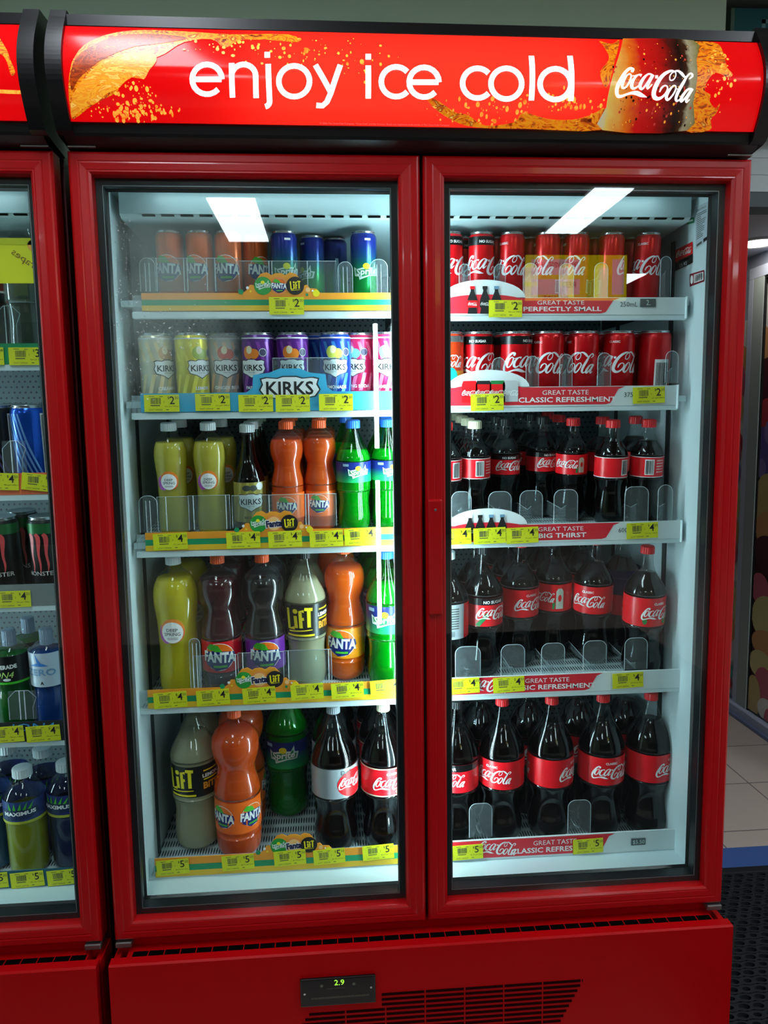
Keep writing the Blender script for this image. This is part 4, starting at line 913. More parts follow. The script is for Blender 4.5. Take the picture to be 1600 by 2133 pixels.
def lab_cola(kind='classic'):
    def f(d, zc, h, R):
        m = PW
        if kind in ('nosugar', 'nosugar2'):
            d.rect(-PI*R, zc+h*.26, PI*R, zc+h*.5, INKC, 1)
            for t in (0, PI*R): d.text('NO SUGAR', t, zc+h*.36, h*.11, PW, bold=.03); d.script(t, zc-h*.06, min(R*1.75, .085), PW, 3, ky=.6)
            if kind == 'nosugar2': d.poly([(-R*.9, zc-h*.45), (-R*.7, zc-h*.5), (-R*.2, zc-h*.1), (-R*.35, zc)], cg, 2)
            return
        if kind == 'back':
            d.rect(-R*.2, zc-h*.38, R*.35, zc+h*.38, PW, 1); d.barcode(-R*.15, zc-h*.34, R*.30, zc+h*.34, INK, 2, 5)
            for k in range(5): d.rect(R*.5, zc+h*(.3-.14*k), R*1.1, zc+h*(.3-.14*k)+h*.04, mat('small_print', (240,190,190), .4), 1)
            d.rect(-PI*R, zc+h*.47, PI*R, zc+h*.5, PW, 1); d.rect(-PI*R, zc-h*.5, PI*R, zc-h*.47, PW, 1); return
        if kind == 'gift':
            d.poly([(-R*.12, zc-h*.40), (R*.26, zc-h*.40), (R*.26, zc+h*.25), (R*.16, zc+h*.36), (-R*.02, zc+h*.36), (-R*.12, zc+h*.25)], mat('gift_tag', (190,196,180), .4), 2); d.ell(R*.07, zc-.0, R*.09, h*.13, PR, 3); d.poly([(-R*.30,zc-h*.4),(-R*.2,zc-h*.42),(-R*.14,zc-h*.15),(-R*.3,zc-h*.2)], cg, 2)
            d.script(-R*.95, zc+h*.02, R*1.5, PW, 3, ky=.5); d.script(R*1.6, zc+h*.02, R*1.5, PW, 3, ky=.5); return
        for t in (0, PI*R):
            d.script(t, zc-h*.05, min(R*1.75, .088), PW, 3, ky=.6); d.text('CLASSIC', t, zc+h*.30, h*.085, PW, bold=.03)
            if kind == 'leaf': d.ell(t-R*.7, zc-h*.30, R*.12, h*.13, cg, 2, 6); d.ell(t+R*.35, zc-h*.32, R*.14, h*.12, cg, 2, 6)
            if kind == 'vanilla': d.ell(t+.012, zc-h*.36, .005, .005, mat('vanilla', (240,220,150), .4), 2, 6)
        if kind in ('vanilla',): d.rect(-PI*R, zc+h*.46, PI*R, zc+h*.5, CAPC, 1); d.rect(-PI*R, zc-h*.5, PI*R, zc-h*.46, CAPC, 1)
    return f
for nm, H, R in (('2l', .335, .0525), ('125', .300, .0455), ('600', .229, .0350)):
    lz = (.415, .61) if nm == '2l' else (.425, .64) if nm == '125' else (.47, .66); cp = {'2l': 'contour', '125': 'contour2', '600': 'contour6'}[nm]
    bottle('cola_'+nm, cp, H, R, COLA, PET, .80, (*lz, RLAB, lab_cola()), CAPR)
    bottle('nosugar_'+nm, cp, H, R, COLA, PET, .80, (*lz, RLAB, lab_cola('nosugar')), CAPK)
    if nm != '2l': bottle('leaf_'+nm, cp, H, R, COLA, PET, .80, (*lz, RLAB, lab_cola('leaf')), CAPR); bottle('gift_'+nm, cp, H, R, COLA, PET, .78, (*lz, RLAB, lab_cola('gift')), CAPR); bottle('back_'+nm, cp, H, R, COLA, PET, .80, (*lz, RLAB, lab_cola('back')), CAPR)
bottle('nosugar2_125', 'contour2', .300, .0455, COLA, PET, .78, (.425, .64, RLAB, lab_cola('nosugar2')), CAPK)
bottle('vanback_600', 'contour6', .229, .0350, COLA, PET, .80, (.47, .66, RLAB, lab_cola('back')), CAPC)
bottle('vanilla_2l', 'contour', .335, .0525, COLA, PET, .80, (.415, .61, RLAB, lab_cola('vanilla')), CAPC)
SLV = mat('label_silver', (176,184,190), .3, .3)
def lab_diet(d, zc, h, R): d.ell(R*.75, zc-h*.05, R*.75, h*.45, PR, 1, 30); d.script(R*.75, zc-h*.02, R*1.4, PW, 3, ky=.5); d.text('Diet', R*.4, zc+h*.38, h*.14, PDG, rot=.1)
def lab_dietback(d, zc, h, R):
    for k in range(9): d.rect(-R*.7, zc+h*(.36-.07*k), R*.3, zc+h*(.36-.07*k)+h*.03, PDG, 1)
    d.barcode(-R*.6, zc-h*.42, R*.1, zc-h*.26, PDG, 2, 5); d.rect(R*.6, zc-h*.5, R*1.2, zc+h*.5, PR, 1)
bottle('diet_2l', 'contour', .335, .0525, COLA, PET, .80, (.415, .62, SLV, lab_diet), CAPG); bottle('diet_125', 'contour2', .300, .0455, COLA, PET, .80, (.38, .64, SLV, lab_dietback), CAPW)
bottle('pepper_125', 'contour2', .300, .0455, COLA, PET, .80, (.36, .72, mat('label_darkblue', (20,24,70), .3), lambda d, zc, h, R: d.rect(-PI*R, zc-h*.5, PI*R, zc-h*.05, RLAB, 1)), CAPW)
def lab_fanta(bg, k=1.0, sp=.72):
    def f(d, zc, h, R):
        for t in (0, PI*R*sp, -PI*R*sp): fanta_logo(d, t, zc+h*.02, h*1.02*k, 3)
    return f
FO = juice('orange_drink', (240,100,10)); FO2 = juice('orange_drink_deep', (232,92,28)); FRD = juice('raspberry_drink', (60,4,18), .2, .2); FGR = juice('grape_drink', (10,12,16), .2, .1)
LO, LR, LP = mat('label_orange', (244,120,20), .3), mat('label_scarlet', (216,20,34), .3), mat('label_purple', (110,40,150), .3)
bottle('fanta_600', 'twist', .236, .0350, FO2, PET, .84, (.15, .375, mat('label_orange2', (244,104,24), .3), lab_fanta(0, .82)), CAPO, ccap=.0145)
bottle('fanta_125', 'twist', .305, .0450, FO, PET, .85, (.19, .415, mat('label_amber', (250,150,20), .3), lab_fanta(0)), CAPO)
bottle('fantared_125', 'twist', .305, .0440, FRD, PET, .85, (.19, .415, LR, lab_fanta(0)), CAPO); bottle('fantapur_125', 'twist', .305, .0440, FGR, PET, .85, (.19, .415, LP, lab_fanta(0)), CAPO)
bottle('fanta_2l', 'twist', .335, .0525, FO2, PET, .87, (.20, .42, mat('label_orange2'), lab_fanta(0, .78, .44)), CAPO)
def lab_deep(d, zc, h, R):
    for t in (0,):
        d.ell(t-.012, zc-.002, h*.28, h*.36, mat('deep_purple', (170,80,170), .4), 1); d.ell(t+.001, zc+.003, h*.42, h*.44, mat('deep_orange', (236,130,40), .4), 2); d.ell(t+.006, zc-h*.02, h*.30, h*.34, mat('deep_orange2', (236,90,50), .4), 2)
        d.ell(t, zc, h*.37, h*.38, PW, 3); d.text('DEEP', t, zc+h*.09, h*.11, PDG, w=h*.38, layer=4, bold=.01); d.text('SPRING', t, zc-h*.06, h*.12, PDG, w=h*.54, layer=4, bold=.01); d.rect(t-h*.18, zc-h*.2, t+h*.18, zc-h*.185, PDG, 4); d.rect(t-h*.18, zc-h*.25, t+h*.18, zc-h*.235, PDG, 4)
DS = juice('citrus_drink', (232,214,40)); DS2 = juice('citrus_pale', (222,208,84))
bottle('deep_600', 'soft', .236, .0335, DS2, PET, .83, (.40, .60, None, lambda d, z, h, R: lab_deep(d, z, h*.92, R)), CAPW, ccap=.0155); bottle('deep_125', 'soft', .305, .0460, DS, PET, .85, (.395, .595, None, lab_deep), CAPW, ccap=.0155)
LM = juice('lemon_cloudy', (200,196,160)); LBK = mat('label_black', (18,20,20), .3)
def lab_lift(d, zc, h, R):
    for t in (0, PI*R): lift_logo(d, t-R*.1, zc+h*.04, h*.80); d.rect(t-h*.45, zc-h*.46, t+h*.4, zc-h*.40, YL, 2)
    d.text('LEMON', R*1.25, zc+h*.16, h*.12, PW, w=R*.8, bold=.04); d.text('BITE', R*1.25, zc-h*.16, h*.22, mat('lift_orange', (235,150,30), .4), w=R*.75, bold=.04); d.rect(R*.9, zc+h*.02, R*1.6, zc+h*.06, YL, 2); d.rect(R*.9, zc+h*.30, R*1.6, zc+h*.34, YL, 2)
bottle('lift_125', 'cone', .305, .0455, LM, PET, .80, (.40, .64, LBK, lab_lift), CAPK); bottle('lift_2l', 'cone', .335, .0525, LM, PET, .80, (.41, .625, LBK, lab_lift), CAPK)
SG = tinted('green_drink', (0,160,80), (40,190,110), .35)
lsp = lambda a, b: ramp_z('label_bluegreen_%d' % int(a*1000), [(a,(30,170,90)),(a+(b-a)*.35,(20,120,100)),(a+(b-a)*.6,(20,44,120)),(b,(18,34,110))], .3, .1)
def lab_spr(d, zc, h, R):
    for t in (0, PI*R): sprite_logo(d, t, zc-h*.02, h*1.05, None, 3); d.rect(t-R*.9, zc+h*.3, t-R*.55, zc+h*.42, mat('pale_blue'), 2)
bottle('sprite_600', 'cone', .236, .0370, SG, PETG, .74, (.46, .64, lsp(.46*.236, .64*.236), lab_spr), CAPB); bottle('sprite_125', 'cone', .305, .0455, SG, PETG, .78, (.43, .63, lsp(.43*.305, .63*.305), lab_spr), CAPB); bottle('sprite_2l', 'cone', .335, .0525, SG, PETG, .80, (.40, .60, lsp(.40*.335, .60*.335), lab_spr), CAPB)
KL = mat('label_olive', (150,140,60), .4)
def lab_kb(d, zc, h, R):
    for k in range(-6, 7): d.poly([(k*.016, zc-h*.5), (k*.016+.006, zc-h*.5), (k*.016+.016, zc+h*.5), (k*.016+.010, zc+h*.5)], mat('olive2', (176,166,86), .4), 1)
    shield(d, .002, zc, .050, 3, .62); d.ell(-.006, zc+h*.36, .009, .006, PDG, 2); d.ell(.008, zc+h*.36, .008, .006, PDG, 2); d.ell(.022, zc+h*.40, .008, .008, mat('shield_white'), 2); d.text('BIG SARS', 0, zc-h*.38, .0045, INK, bold=.02)
bottle('sars_glass', 'long', .231, .0330, COLA, PET, .90, (.13, .49, KL, lab_kb), CAPW, ccap=.0150)
GREYB = juice('tonic_drink', (120,128,120), .2, .4)
bottle('tonic_11', 'cone', .30, .0420, tinted('tonic', (120,128,116), (190,200,190), .55), PET, .8, (.60, .72, mat('label_mustard', (190,170,30), .4), lambda d, zc, h, R: d.rect(-R*.5, zc-h*.5, R*.8, zc-h*.35, PW, 1)), CAPK)
bottle('cola_11', 'cone', .30, .0420, COLA, PET, .8, (.45, .72, mat('label_brick', (150,40,24), .4), lambda d, zc, h, R: d.rect(-R*.5, zc-h*.5, R*.8, zc-h*.45, PW, 1)), CAPK)
def d_swirl(c1):
    def f(d, H, R):
        m1 = mat('swirl_silver', (180,190,210), .2, .6)
        for k in range(5): d.stroke([(-R*1.2+k*.007, H*.9, .003), (-R*.8+k*.008, H*.5, .004), (-R*.1+k*.009, H*.1, .003)], mat(c1[0], c1[1], .25, .5), 2, 4)
        d.rect(R*1.0, H*.1, R*1.5, H*.9, PW, 1); d.barcode(R*1.05, H*.12, R*1.45, H*.88, INK, 2, 8)
    return f
can('blue_energy', .168, .0328, mat('energy_blue', (24,80,190), .2, .6), d_swirl(('swirl_light', (120,170,235)))); can('dark_energy', .168, .0328, mat('energy_dark', (24,24,34), .2, .5), d_swirl(('swirl_purple', (80,70,120))))
def d_claw(d, H, R):
    cm = mat('claw_red', (226,80,84), .35)
    for x, k in ((-.016,1.0),(-.002,1.15),(.013,.9)):
        d.stroke([(x-.004, H*.80, .007), (x+.001, H*.74, .009), (x-.0005, H*.55, .005), (x+.002, H*.42, .004), (x+.0005, H*(.50-.18*k), .001)], cm, 2, 4)
    d.rect(-PI*R, H*.80, PI*R, H*.925, mat('can_greenband', (40,110,60), .3, .3), 1); d.text('MONSTER', 0, H*.31, .009, mat('pale_print', (200,200,196), .4), w=.062, bold=.01)
can('claw_can', .168, .0328, mat('claw_black', (20,18,18), .35, .2), d_claw)
def lab_pow(c, t1, t2):
    def f(d, zc, h, R): d.text(t1, 0, zc+h*.12, h*.15, PW, w=R*1.5, bold=.04, rot=.05); d.text(t2, 0, zc-h*.16, h*.22, mat(c, (190,230,120), .4), shear=.3); d.rect(-PI*R, zc-h*.5, PI*R, zc-h*.42, mat('lime', (60,190,30), .4), 1); d.ell(R*.2, zc-h*.33, R*.2, h*.05, PW, 2)
    return f
CAPSP = mat('cap_sport', (130,150,172), .45)
bottle('green_sport', 'sport', .215, .0370, juice('green_sport_drink', (10,100,16)), PET, .78, (.50, .78, LBK, lab_pow('pow', 'POWERADE', 'ION4')), CAPSP, ccap=.013, caph=.034)
def lab_zero(d, zc, h, R): d.text('ZERO', 0, zc-h*.06, h*.20, mat('zero_blue', (110,150,190), .4), w=R*1.7, bold=.02); d.poly([(-R*.6, zc+h*.12), (R*.5, zc+h*.12), (R*.1, zc+h*.22), (-R*.2, zc+h*.48), (-R*.1, zc+h*.22)], mat('zero_fin', (50,120,200), .4), 2); d.text('A', R*.1, zc-h*.38, h*.1, INK, bold=.05)
bottle('blue_sport', 'sport', .215, .0370, juice('blue_sport_drink', (16,70,150)), PET, .78, (.46, .80, mat('label_ice', (190,204,220), .3), lab_zero), CAPSP, ccap=.013, caph=.034)
def lab_max(d, zc, h, R):
    d.poly([(-R*.95, zc-h*.16), (-R*.9, zc+h*.14), (R*.85, zc+h*.20), (R*.95, zc-h*.06), (R*.5, zc-h*.28), (-R*.7, zc-h*.34)], mat('max_navy', (22,44,80), .4), 3); d.text('MAXIMUS', 0, zc-.02*h, h*.18, PW, w=R*1.55, bold=.04, rot=.04, layer=4)
    for k in range(5): d.poly([(-R*.5+k*R*.22, zc+h*.14), (-R*.35+k*R*.22, zc+h*.14), (-R*.45+k*R*.3-R*.05, zc+h*.48)], LG, 4)
    d.rect(-PI*R, zc-h*.5, PI*R, zc-h*.38, mat('max_yellow', (176,180,50), .4), 2)
for nm, rgb, lr in (('yellow', (150,150,20), (40,60,120)), ('navy', (26,34,78), (34,44,110)), ('teal', (10,70,110), (30,60,120))):
    bottle('max_'+nm, 'barrel', .235, .0430, juice('max_drink_'+nm, rgb, .2, .3), PET, .60, (.535, .745, mat('label_max_'+nm, lr, .3), lab_max), CAPW, ccap=.0195, caph=.020)
# what each kind is called and how it looks
NAME = {'can': 'drink_can', 'bot': 'drink_bottle'}
DESC = {'cola_can': 'red cola can', 'nosugar_can': 'black-topped red cola can', 'slim_cola': 'slim red cola can', 'slim_nosugar': 'slim black-topped cola can', 'cola_can_back': 'red cola can showing its barcode',
 'mango_can': 'orange-red flavoured cola can', 'slim_fanta': 'slim orange soda can', 'slim_sprite': 'slim blue and green lemonade can', 'slim_sprite_back': 'slim blue-green can with pale bottle drawing',
 'cream_can': 'cream soda can', 'lemon_can': 'yellow lemon soda can', 'ginger_can': 'pale ginger beer can', 'pasito_can': 'purple soda can', 'lemonade_can': 'blue lemonade can', 'pink_can': 'pink soda can',
 'cola_2l': 'large cola bottle with red cap', 'nosugar_2l': 'large black-capped no-sugar cola bottle', 'diet_2l': 'large cola bottle with silver label', 'vanilla_2l': 'large cola bottle with cream cap',
 'cola_125': 'cola bottle with red cap', 'leaf_125': 'cola bottle with green leaves on label', 'gift_125': 'cola bottle with gift tag on label', 'back_125': 'cola bottle', 'nosugar_125': 'black-capped cola bottle', 'nosugar2_125': 'black-capped cola bottle', 'diet_125': 'white-capped cola bottle with silver label', 'pepper_125': 'dark bottle with blue and red label',
 'cola_600': 'small cola bottle with red cap', 'leaf_600': 'small cola bottle', 'gift_600': 'small cola bottle with gift tag label', 'back_600': 'small red-capped cola bottle, barcode out', 'nosugar_600': 'small black-capped cola bottle', 'vanback_600': 'small cream-capped cola bottle',
 'fanta_600': 'small orange soda bottle', 'fanta_125': 'bright orange soda bottle', 'fantared_125': 'dark raspberry soda bottle with red label', 'fantapur_125': 'dark grape soda bottle with purple label', 'fanta_2l': 'large orange soda bottle',
 'deep_600': 'small pale yellow citrus drink bottle', 'deep_125': 'yellow citrus drink bottle', 'lift_125': 'cloudy lemon drink bottle with black label', 'lift_2l': 'large cloudy lemon drink bottle',
 'sprite_600': 'small green bottle with blue cap', 'sprite_125': 'green bottle with blue cap', 'sprite_2l': 'large green lemonade bottle', 'sars_glass': 'dark long-necked bottle with white cap',
 'tonic_11': 'clear mixer bottle with mustard label', 'cola_11': 'dark mixer bottle with brick-red label', 'blue_energy': 'tall blue swirl can', 'dark_energy': 'tall dark can', 'claw_can': 'tall black can with red claw marks',
 'green_sport': 'green sports drink bottle, black label', 'blue_sport': 'blue sports drink bottle, icy white label', 'max_yellow': 'yellow-green sports drink bottle, white cap', 'max_navy': 'navy sports drink bottle, white cap', 'max_teal': 'teal sports drink bottle, white cap'}
NTH = ['', 'second', 'third', 'fourth', 'fifth', 'sixth']
PLACED = []; QUEUE = []
def item(kind, x, y, zf, sl, spin, label, group, tilt=True):
    parts, H, R = KINDS[kind]; is_can = parts[0][0] == 'can_body'
    while any(abs(q[2]-zf) < .05 and math.hypot(q[0]-x, q[1]-y) < q[3]+R+.0006 for q in PLACED):
        y += .003
        if y > .60: return None
    PLACED.append((x, y, zf, R))
    o = thing('drink_can' if is_can else 'drink_bottle', label, 'can' if is_can else 'bottle', (x, y, zf+sl*(y-YF)+.0012+R*.0), group)
    o.rotation_mode = 'ZYX'; o.rotation_euler = (math.atan(sl), 0, spin)
    for nm, me in parts:
        c = bpy.data.objects.new(nm, me); C.objects.link(c); c.parent = o
    return o
SHN = {1: 'top', 2: 'second', 3: 'third', 4: 'fourth', 5: 'bottom'}
LABELS = {}
def col(side, lv, kind, u, v, spin, where, n=1, back=None, row0=0, step=None, dx=0.0):
    "a lane of drinks on a shelf: the front one where the photograph shows it, the rest behind it"
    zf, sl = SHELF[lv]; _, H, R = KINDS[kind]; st = step or 2*R+.0025
    y0 = .168+R+row0*st; x = at(u, v, y0-H*sl).x; rr = random.Random(int(u*7+v))
    for k in range(n):
        kd = kind if k == 0 else (back or kind)
        base = DESC[kd]
        if k == 0: lab = base+' '+where
        else: lab = base+', '+NTH[k]+' in line '+where
        g = ('cans' if KINDS[kd][0][0][0] == 'can_body' else 'bottles')+' on the '+SHN[lv]+' shelf, '+side+' door'
        QUEUE.append((k+row0, len(QUEUE), (kd, x+dx*k+(rr.uniform(-.0015, .0015) if k else 0), y0+k*st, zf, sl, spin if k == 0 else spin+rr.uniform(-1.2, 1.2), lab, g)))
L, Rr = 'left', 'right'
# left door, top shelf
for u, w_, s in [(352,'at far left of top shelf, behind foggy glass',-.1),(414,'second from left on top shelf',-.35),(474,'third from left on top shelf',-.15),(527,'on top shelf, just left of the blue-green cans',.65)]: col(L, 1, 'slim_fanta', u, 497, s, w_)
col(L,1,'slim_sprite',591,499,.25,'beside the last orange can'); col(L,1,'slim_sprite',650,508,-.9,'set back, logo turned left',row0=1.0); col(L,1,'slim_sprite_back',697,508,.15,'set back between two others',row0=1.0); col(L,1,'slim_sprite',757,500,.2,'at right end of left top shelf')
# left, second shelf
col(L,2,'cream_can',322,698,.9,'at far left of second shelf',4,'cream_can'); col(L,2,'lemon_can',397,700,.75,'on second shelf, left door',4); col(L,2,'ginger_can',462,700,.25,'beside the yellow cans',4)
col(L,2,'pasito_can',536,702,-.35,'left of the other purple can',4); col(L,2,'pasito_can',609,702,-.05,'directly above the large badge',4); col(L,2,'lemonade_can',697,702,0,'with logo facing front, second shelf',4); 
col(L,2,'lemonade_can',663,699,.9,'half hidden left of the blue front one',2,row0=.75); col(L,2,'pink_can',748,700,-.45,'next to the blue lemonade can',4,row0=.32); col(L,2,'pink_can',808,700,-.1,'at the bright vertical line, right end of shelf',3)
# left, third shelf
col(L,3,'deep_600',351,893,0,'at left end of third shelf',1); col(L,3,'deep_600',373,884,.4,'behind the leftmost yellow one, third shelf',1,row0=1.15); col(L,3,'deep_600',433,893,0,'second from left on third shelf',1); col(L,3,'deep_600',458,884,.4,'behind the second yellow one, third shelf',1,row0=1.15)
col(L,3,'sars_glass',514,886,.1,'with white shield label',5); col(L,3,'fanta_600',595,882,-.05,'left of its twin, third shelf',4); col(L,3,'fanta_600',664,882,-.1,'beside the green bottles, third shelf',4)
col(L,3,'sprite_600',735,882,.25,'next to orange bottle, third shelf',1); col(L,3,'sprite_600',722,874,.6,'behind the first green bottle, third shelf',1,row0=1.0); col(L,3,'sprite_600',808,882,.25,'at right end of left third shelf',3)
# left, fourth shelf
col(L,4,'deep_125',360,1160,-.05,'at left end of fourth shelf',1); col(L,4,'deep_125',386,1138,.4,'behind the leftmost one of the fourth shelf',1,row0=1.1); col(L,4,'fantared_125',452,1160,0,'on fourth shelf',3); col(L,4,'fantapur_125',545,1160,.1,'on fourth shelf',3)
col(L,4,'lift_125',632,1160,-.2,'beside the bright orange bottle',3); col(L,4,'fanta_125',717,1153,-.25,'in the front of fourth shelf',1); col(L,4,'fanta_125',700,1138,.3,'behind the front one, fourth shelf',1,row0=1.05); col(L,4,'sprite_125',805,1150,-.15,'at right end of left fourth shelf',4,dx=-.003)
# left, bottom shelf
col(L,5,'lift_2l',398,1488,-.35,'at left end of bottom shelf',2,row0=.3); col(L,5,'fanta_2l',487,1482,.78,'at front of bottom shelf',2); col(L,5,'sprite_2l',594,1440,-.1,'set back on bottom shelf',1,row0=1.4); col(L,5,'diet_2l',694,1470,.1,'on bottom shelf',3); col(L,5,'vanilla_2l',798,1462,.3,'next to the silver-labelled one',3)
# right, top shelf
col(Rr,1,'slim_nosugar',938,502,.3,'cut by the door handle side, top shelf'); col(Rr,1,'slim_nosugar',968,507,.5,'half hidden behind two others',row0=1); col(Rr,1,'slim_nosugar',1003,502,.35,'in front on top shelf'); col(Rr,1,'slim_cola',1035,508,1.6,'behind, right of the front black-topped one',row0=1)
col(Rr,1,'slim_cola',1067,502,-.95,'beside the black-topped one, top shelf'); col(Rr,1,'slim_cola',1105,508,2.2,'behind, second gap from the black tops',row0=1); col(Rr,1,'slim_cola',1141,502,-1.8,'under yellow reflection, top shelf'); col(Rr,1,'slim_cola',1171,508,2.6,'behind, third gap of the top shelf',row0=1)
col(Rr,1,'slim_cola',1202,500,-1.6,'third red front can of top shelf'); col(Rr,1,'slim_cola',1240,508,2.9,'behind, fourth gap of the top shelf',row0=1); col(Rr,1,'slim_cola',1275,501,2.2,'showing white text panel, fourth in front row'); col(Rr,1,'slim_cola',1318,506,2.2,'behind the rightmost front one',row0=1); col(Rr,1,'slim_cola',1351,496,-.8,'at far right of top shelf')
# right, second shelf
col(Rr,2,'mango_can',934,706,-.3,'cut by the red door edge, second shelf',2); col(Rr,2,'nosugar_can',999,703,-.25,'first of two in front row',4); col(Rr,2,'nosugar_can',1076,700,.75,'second of two in front row',4); col(Rr,2,'cola_can',1143,698,-1.0,'next to the black-topped cans',4)
col(Rr,2,'cola_can',1216,697,-1.45,'third red one, logo turned left',4); col(Rr,2,'cola_can',1291,695,-.65,'with logo facing front, second shelf',4); col(Rr,2,'cola_can_back',1366,692,.2,'at right end of second shelf',4)
# right, third shelf
col(Rr,3,'back_600',929,890,.5,'cut by the red door edge',3); col(Rr,3,'vanback_600',994,887,.1,'on third shelf, strong white highlight',4); col(Rr,3,'nosugar_600',1053,878,.1,'next to cream-capped row',3,row0=1); col(Rr,3,'nosugar_600',1131,872,.35,'set back, logo half right',3,row0=1.5); col(Rr,3,'gift_600',1195,872,.25,'third shelf, set back',3,row0=.8)
col(Rr,3,'back_600',1278,878,.5,'with square code, third shelf',1); col(Rr,3,'cola_600',1256,870,.8,'behind the square-code one',1,row0=1.2); col(Rr,3,'cola_600',1325,864,.9,'behind, between last two of third shelf',1,row0=1.2); col(Rr,3,'back_600',1353,871,-.3,'at right end of third shelf',1)
# right, fourth shelf
col(Rr,4,'diet_125',934,1150,.1,'cut by the red door edge',2); col(Rr,4,'nosugar2_125',1015,1152,.35,'with green ribbon label, fourth shelf front',2); col(Rr,4,'cola_125',1085,1133,.4,'behind the green ribbon one',3,row0=.9); col(Rr,4,'gift_125',1160,1131,0,'in middle of fourth shelf',3,'cola_125',row0=1.1); col(Rr,4,'cola_125',1241,1129,-.6,'right of the gift tag one',3,row0=.95)
col(Rr,4,'pepper_125',1312,1127,.4,'behind the rightmost one, fourth shelf',1,row0=1.0); col(Rr,4,'leaf_125',1350,1134,.35,'at right end of fourth shelf',1)
# right, bottom shelf
col(Rr,5,'nosugar_2l',950,1462,-.6,'at red door edge, bottom shelf',2); col(Rr,5,'cola_2l',1047,1453,-.65,'first of four along bottom shelf',1); col(Rr,5,'cola_2l',1150,1450,.95,'second of four, logo at right',1); col(Rr,5,'cola_2l',1257,1447,.1,'third of four, logo facing front',1); col(Rr,5,'cola_2l',1357,1445,.75,'last at right wall, bottom shelf',1)
for u, w_ in [(1000,'second row, between black cap and first red'),(1103,'second row, between first and second red caps'),(1205,'second row, between second and third red caps'),(1305,'second row, between third and last red caps')]: col(Rr,5,'nosugar_2l' if u < 1200 else 'cola_2l',u,1445,.3,w_,1,row0=.95)
for q in sorted(QUEUE, key=lambda q: q[:2]): item(*q[2])
# ------------------------------------------------------------------ contents of the neighbouring cooler
def nb_strip(vt, vb, m, deco=None, pl=[], price=('4','50','90c per 100ml')):
    a = P(60, vt); b = P(60, vb); s = MB().box(-1.19, -.672, .138, .1395, b[1], a[1], m).box(-1.2, -.668, .139, .153, b[1]-.012, b[1], WSH, .002)
    if deco: d = Dec(); deco(d, a, b); s.dec(d, onplane(.1375))
    o = s.build('shelf_strip', T2)
    for u, v, r in pl: tag(o, u, v, *price, r)
    return a[1], b[1]
def nb_shelf(zf, sl): return shelf_deck(-1.81, -.672, zf, sl, T2)
lvl = {}
lvl[1] = nb_strip(715, 758, PG, None, [(56,742,0),(-30,742,0)], ('3','99','36c per 100ml'))
lvl[2] = nb_strip(985, 1030, mat('strip_coral', (230,110,70), .4), None, [(82,1005,.12),(2,1003,.04)], ('4','50','90c per 100ml'))
lvl[3] = nb_strip(1217, 1262, mat('strip_smoke', (120,128,130), .4), None, [(28,1248,-.01)], ('4','50','90c per 100ml'))
lvl[4] = nb_strip(1503, 1545, mat('strip_graphite', (36,40,44), .4), lambda d, a, b: d.text('ION4', P(70,1510)[0], P(70,1514)[1], .016, mat('ion_blue', (60,150,220), .4), w=.085, shear=.2), [(90,1528,-.04),(14,1530,-.04)], ('4','70','78c per 100ml'))
lvl[5] = nb_strip(1812, 1852, mat('strip_teal', (40,100,120), .4), None, [(57,1832,-.06),(133,1827,-.06),(-18,1835,-.05)], ('5','00','50c per 100ml'))
NZ = {}
for k in range(1, 6): NZ[k] = (lvl[k][1]+(.006 if k < 5 else .004), .07 if k < 5 else .04); nb_shelf(*NZ[k])
def nitem(lv, kind, u, v, spin, lab, row=0):
    zf, sl = NZ[lv]; R = KINDS[kind][2]; H = KINDS[kind][1]; y = .168+R+row*(2*R+.003); x = at(u, v, y-H*sl*.5).x
    item(kind, x, y, zf, sl, spin, DESC[kind]+' '+lab, 'drinks in the neighbouring cooler')
nitem(1,'tonic_11',56,640,.3,'behind the clear divider, left cooler'); nitem(1,'cola_11',-26,640,.2,'at left photo edge, left cooler')
nitem(1,'tonic_11',20,640,.3,'second row of the left cooler, top shelf',1)
nitem(2,'blue_energy',62,900,.1,'in the left cooler'); nitem(2,'dark_energy',-8,900,.1,'beside the tall blue one, left cooler')
nitem(2,'dark_energy',25,900,.6,'behind the tall blue one, left cooler',1); nitem(2,'blue_energy',80,900,1.6,'behind the front one, left cooler',1)
nitem(3,'claw_can',97,1140,-.05,'nearest the red frame, left cooler'); nitem(3,'claw_can',8,1140,-.05,'at left photo edge, left cooler'); nitem(3,'claw_can',52,1140,.4,'behind, between two front ones, left cooler',1)
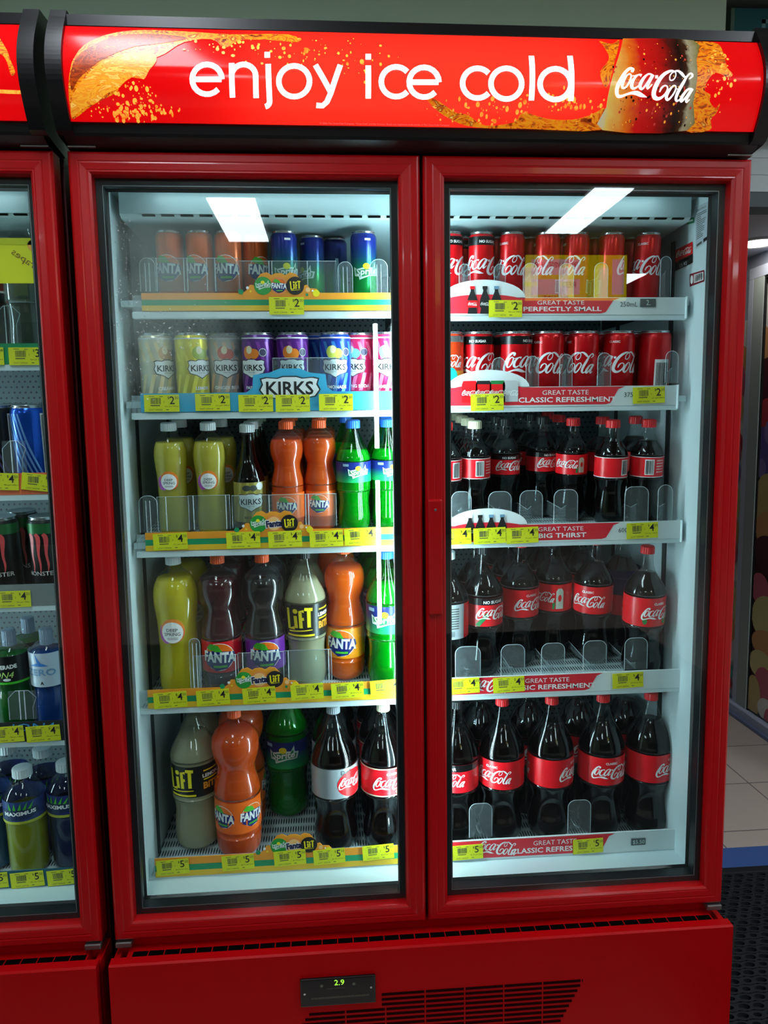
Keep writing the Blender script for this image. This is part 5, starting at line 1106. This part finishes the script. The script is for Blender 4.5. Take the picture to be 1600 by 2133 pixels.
nitem(4,'green_sport',26,1390,-.1,'at left photo edge'); nitem(4,'blue_sport',103,1390,-.15,'by the red frame, left cooler'); nitem(4,'green_sport',66,1380,.5,'behind, between front sports bottles',1)
nitem(5,'max_yellow',55,1700,.1,'at bottom of left cooler'); nitem(5,'max_navy',138,1690,-.3,'by the red frame, bottom of left cooler'); nitem(5,'max_teal',-28,1700,.3,'at left photo edge, bottom of left cooler'); nitem(5,'max_navy',92,1600,.4,'behind the yellow-green one',1); nitem(5,'max_navy',8,1600,.4,'behind, at left photo edge, left cooler',1)
# clear dividers of the neighbouring cooler; yellow panel standing in for a mirrored sign
for q in [(-5,40,637,716),(8,52,918,985),(20,74,1438,1500)]:
    a = P(q[0], q[3], .145); b = P(q[1], q[2], .145); r = .015; m = MB().box(a[0], b[0], .145, .147, a[1], b[1], ACR, .0008)
    m.tube([(a[0],.146,a[1]),(a[0],.146,b[1]-r),(a[0]+r,.146,b[1]),(b[0]-r,.146,b[1]),(b[0],.146,b[1]-r),(b[0]-.008,.146,b[1]-2.4*r),(b[0]-.008,.146,a[1])], .0008, ACRE, 5)
    xm = (a[0]+b[0])/2; m.tube([(xm-.005,.1445,a[1]),(xm-.005,.1445,b[1])], .001, ACRE, 5).tube([(xm+.005,.1445,a[1]),(xm+.005,.1445,b[1])], .001, ACRE, 5); m.build('shelf_divider', T2)
a = P(-120, 590, .06); b = P(74, 496, .06); cy = mat('reflected_yellow', (226,226,30), .5)
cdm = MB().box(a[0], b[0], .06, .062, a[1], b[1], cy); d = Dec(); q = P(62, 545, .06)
d.rect(a[0], b[1]-.012, b[0], b[1], mat('reflected_lime', (200,206,30), .5), 1); d.ell(q[0]+.006, q[1]+.028, .008, .010, mat('reflected_orange', (236,170,70), .5), 1)
d.text('Grapes', q[0]-.005, q[1], .016, mat('reflected_brown', (140,110,20), .5), w=.06, rot=-.62, mirror=True)
o = cdm.dec(d, onplane(.0598)).build('sign_reflection'); o['label'] = 'yellow card standing in for a reflected fruit sign, mirrored lettering, left cooler top'; o['category'] = 'card'
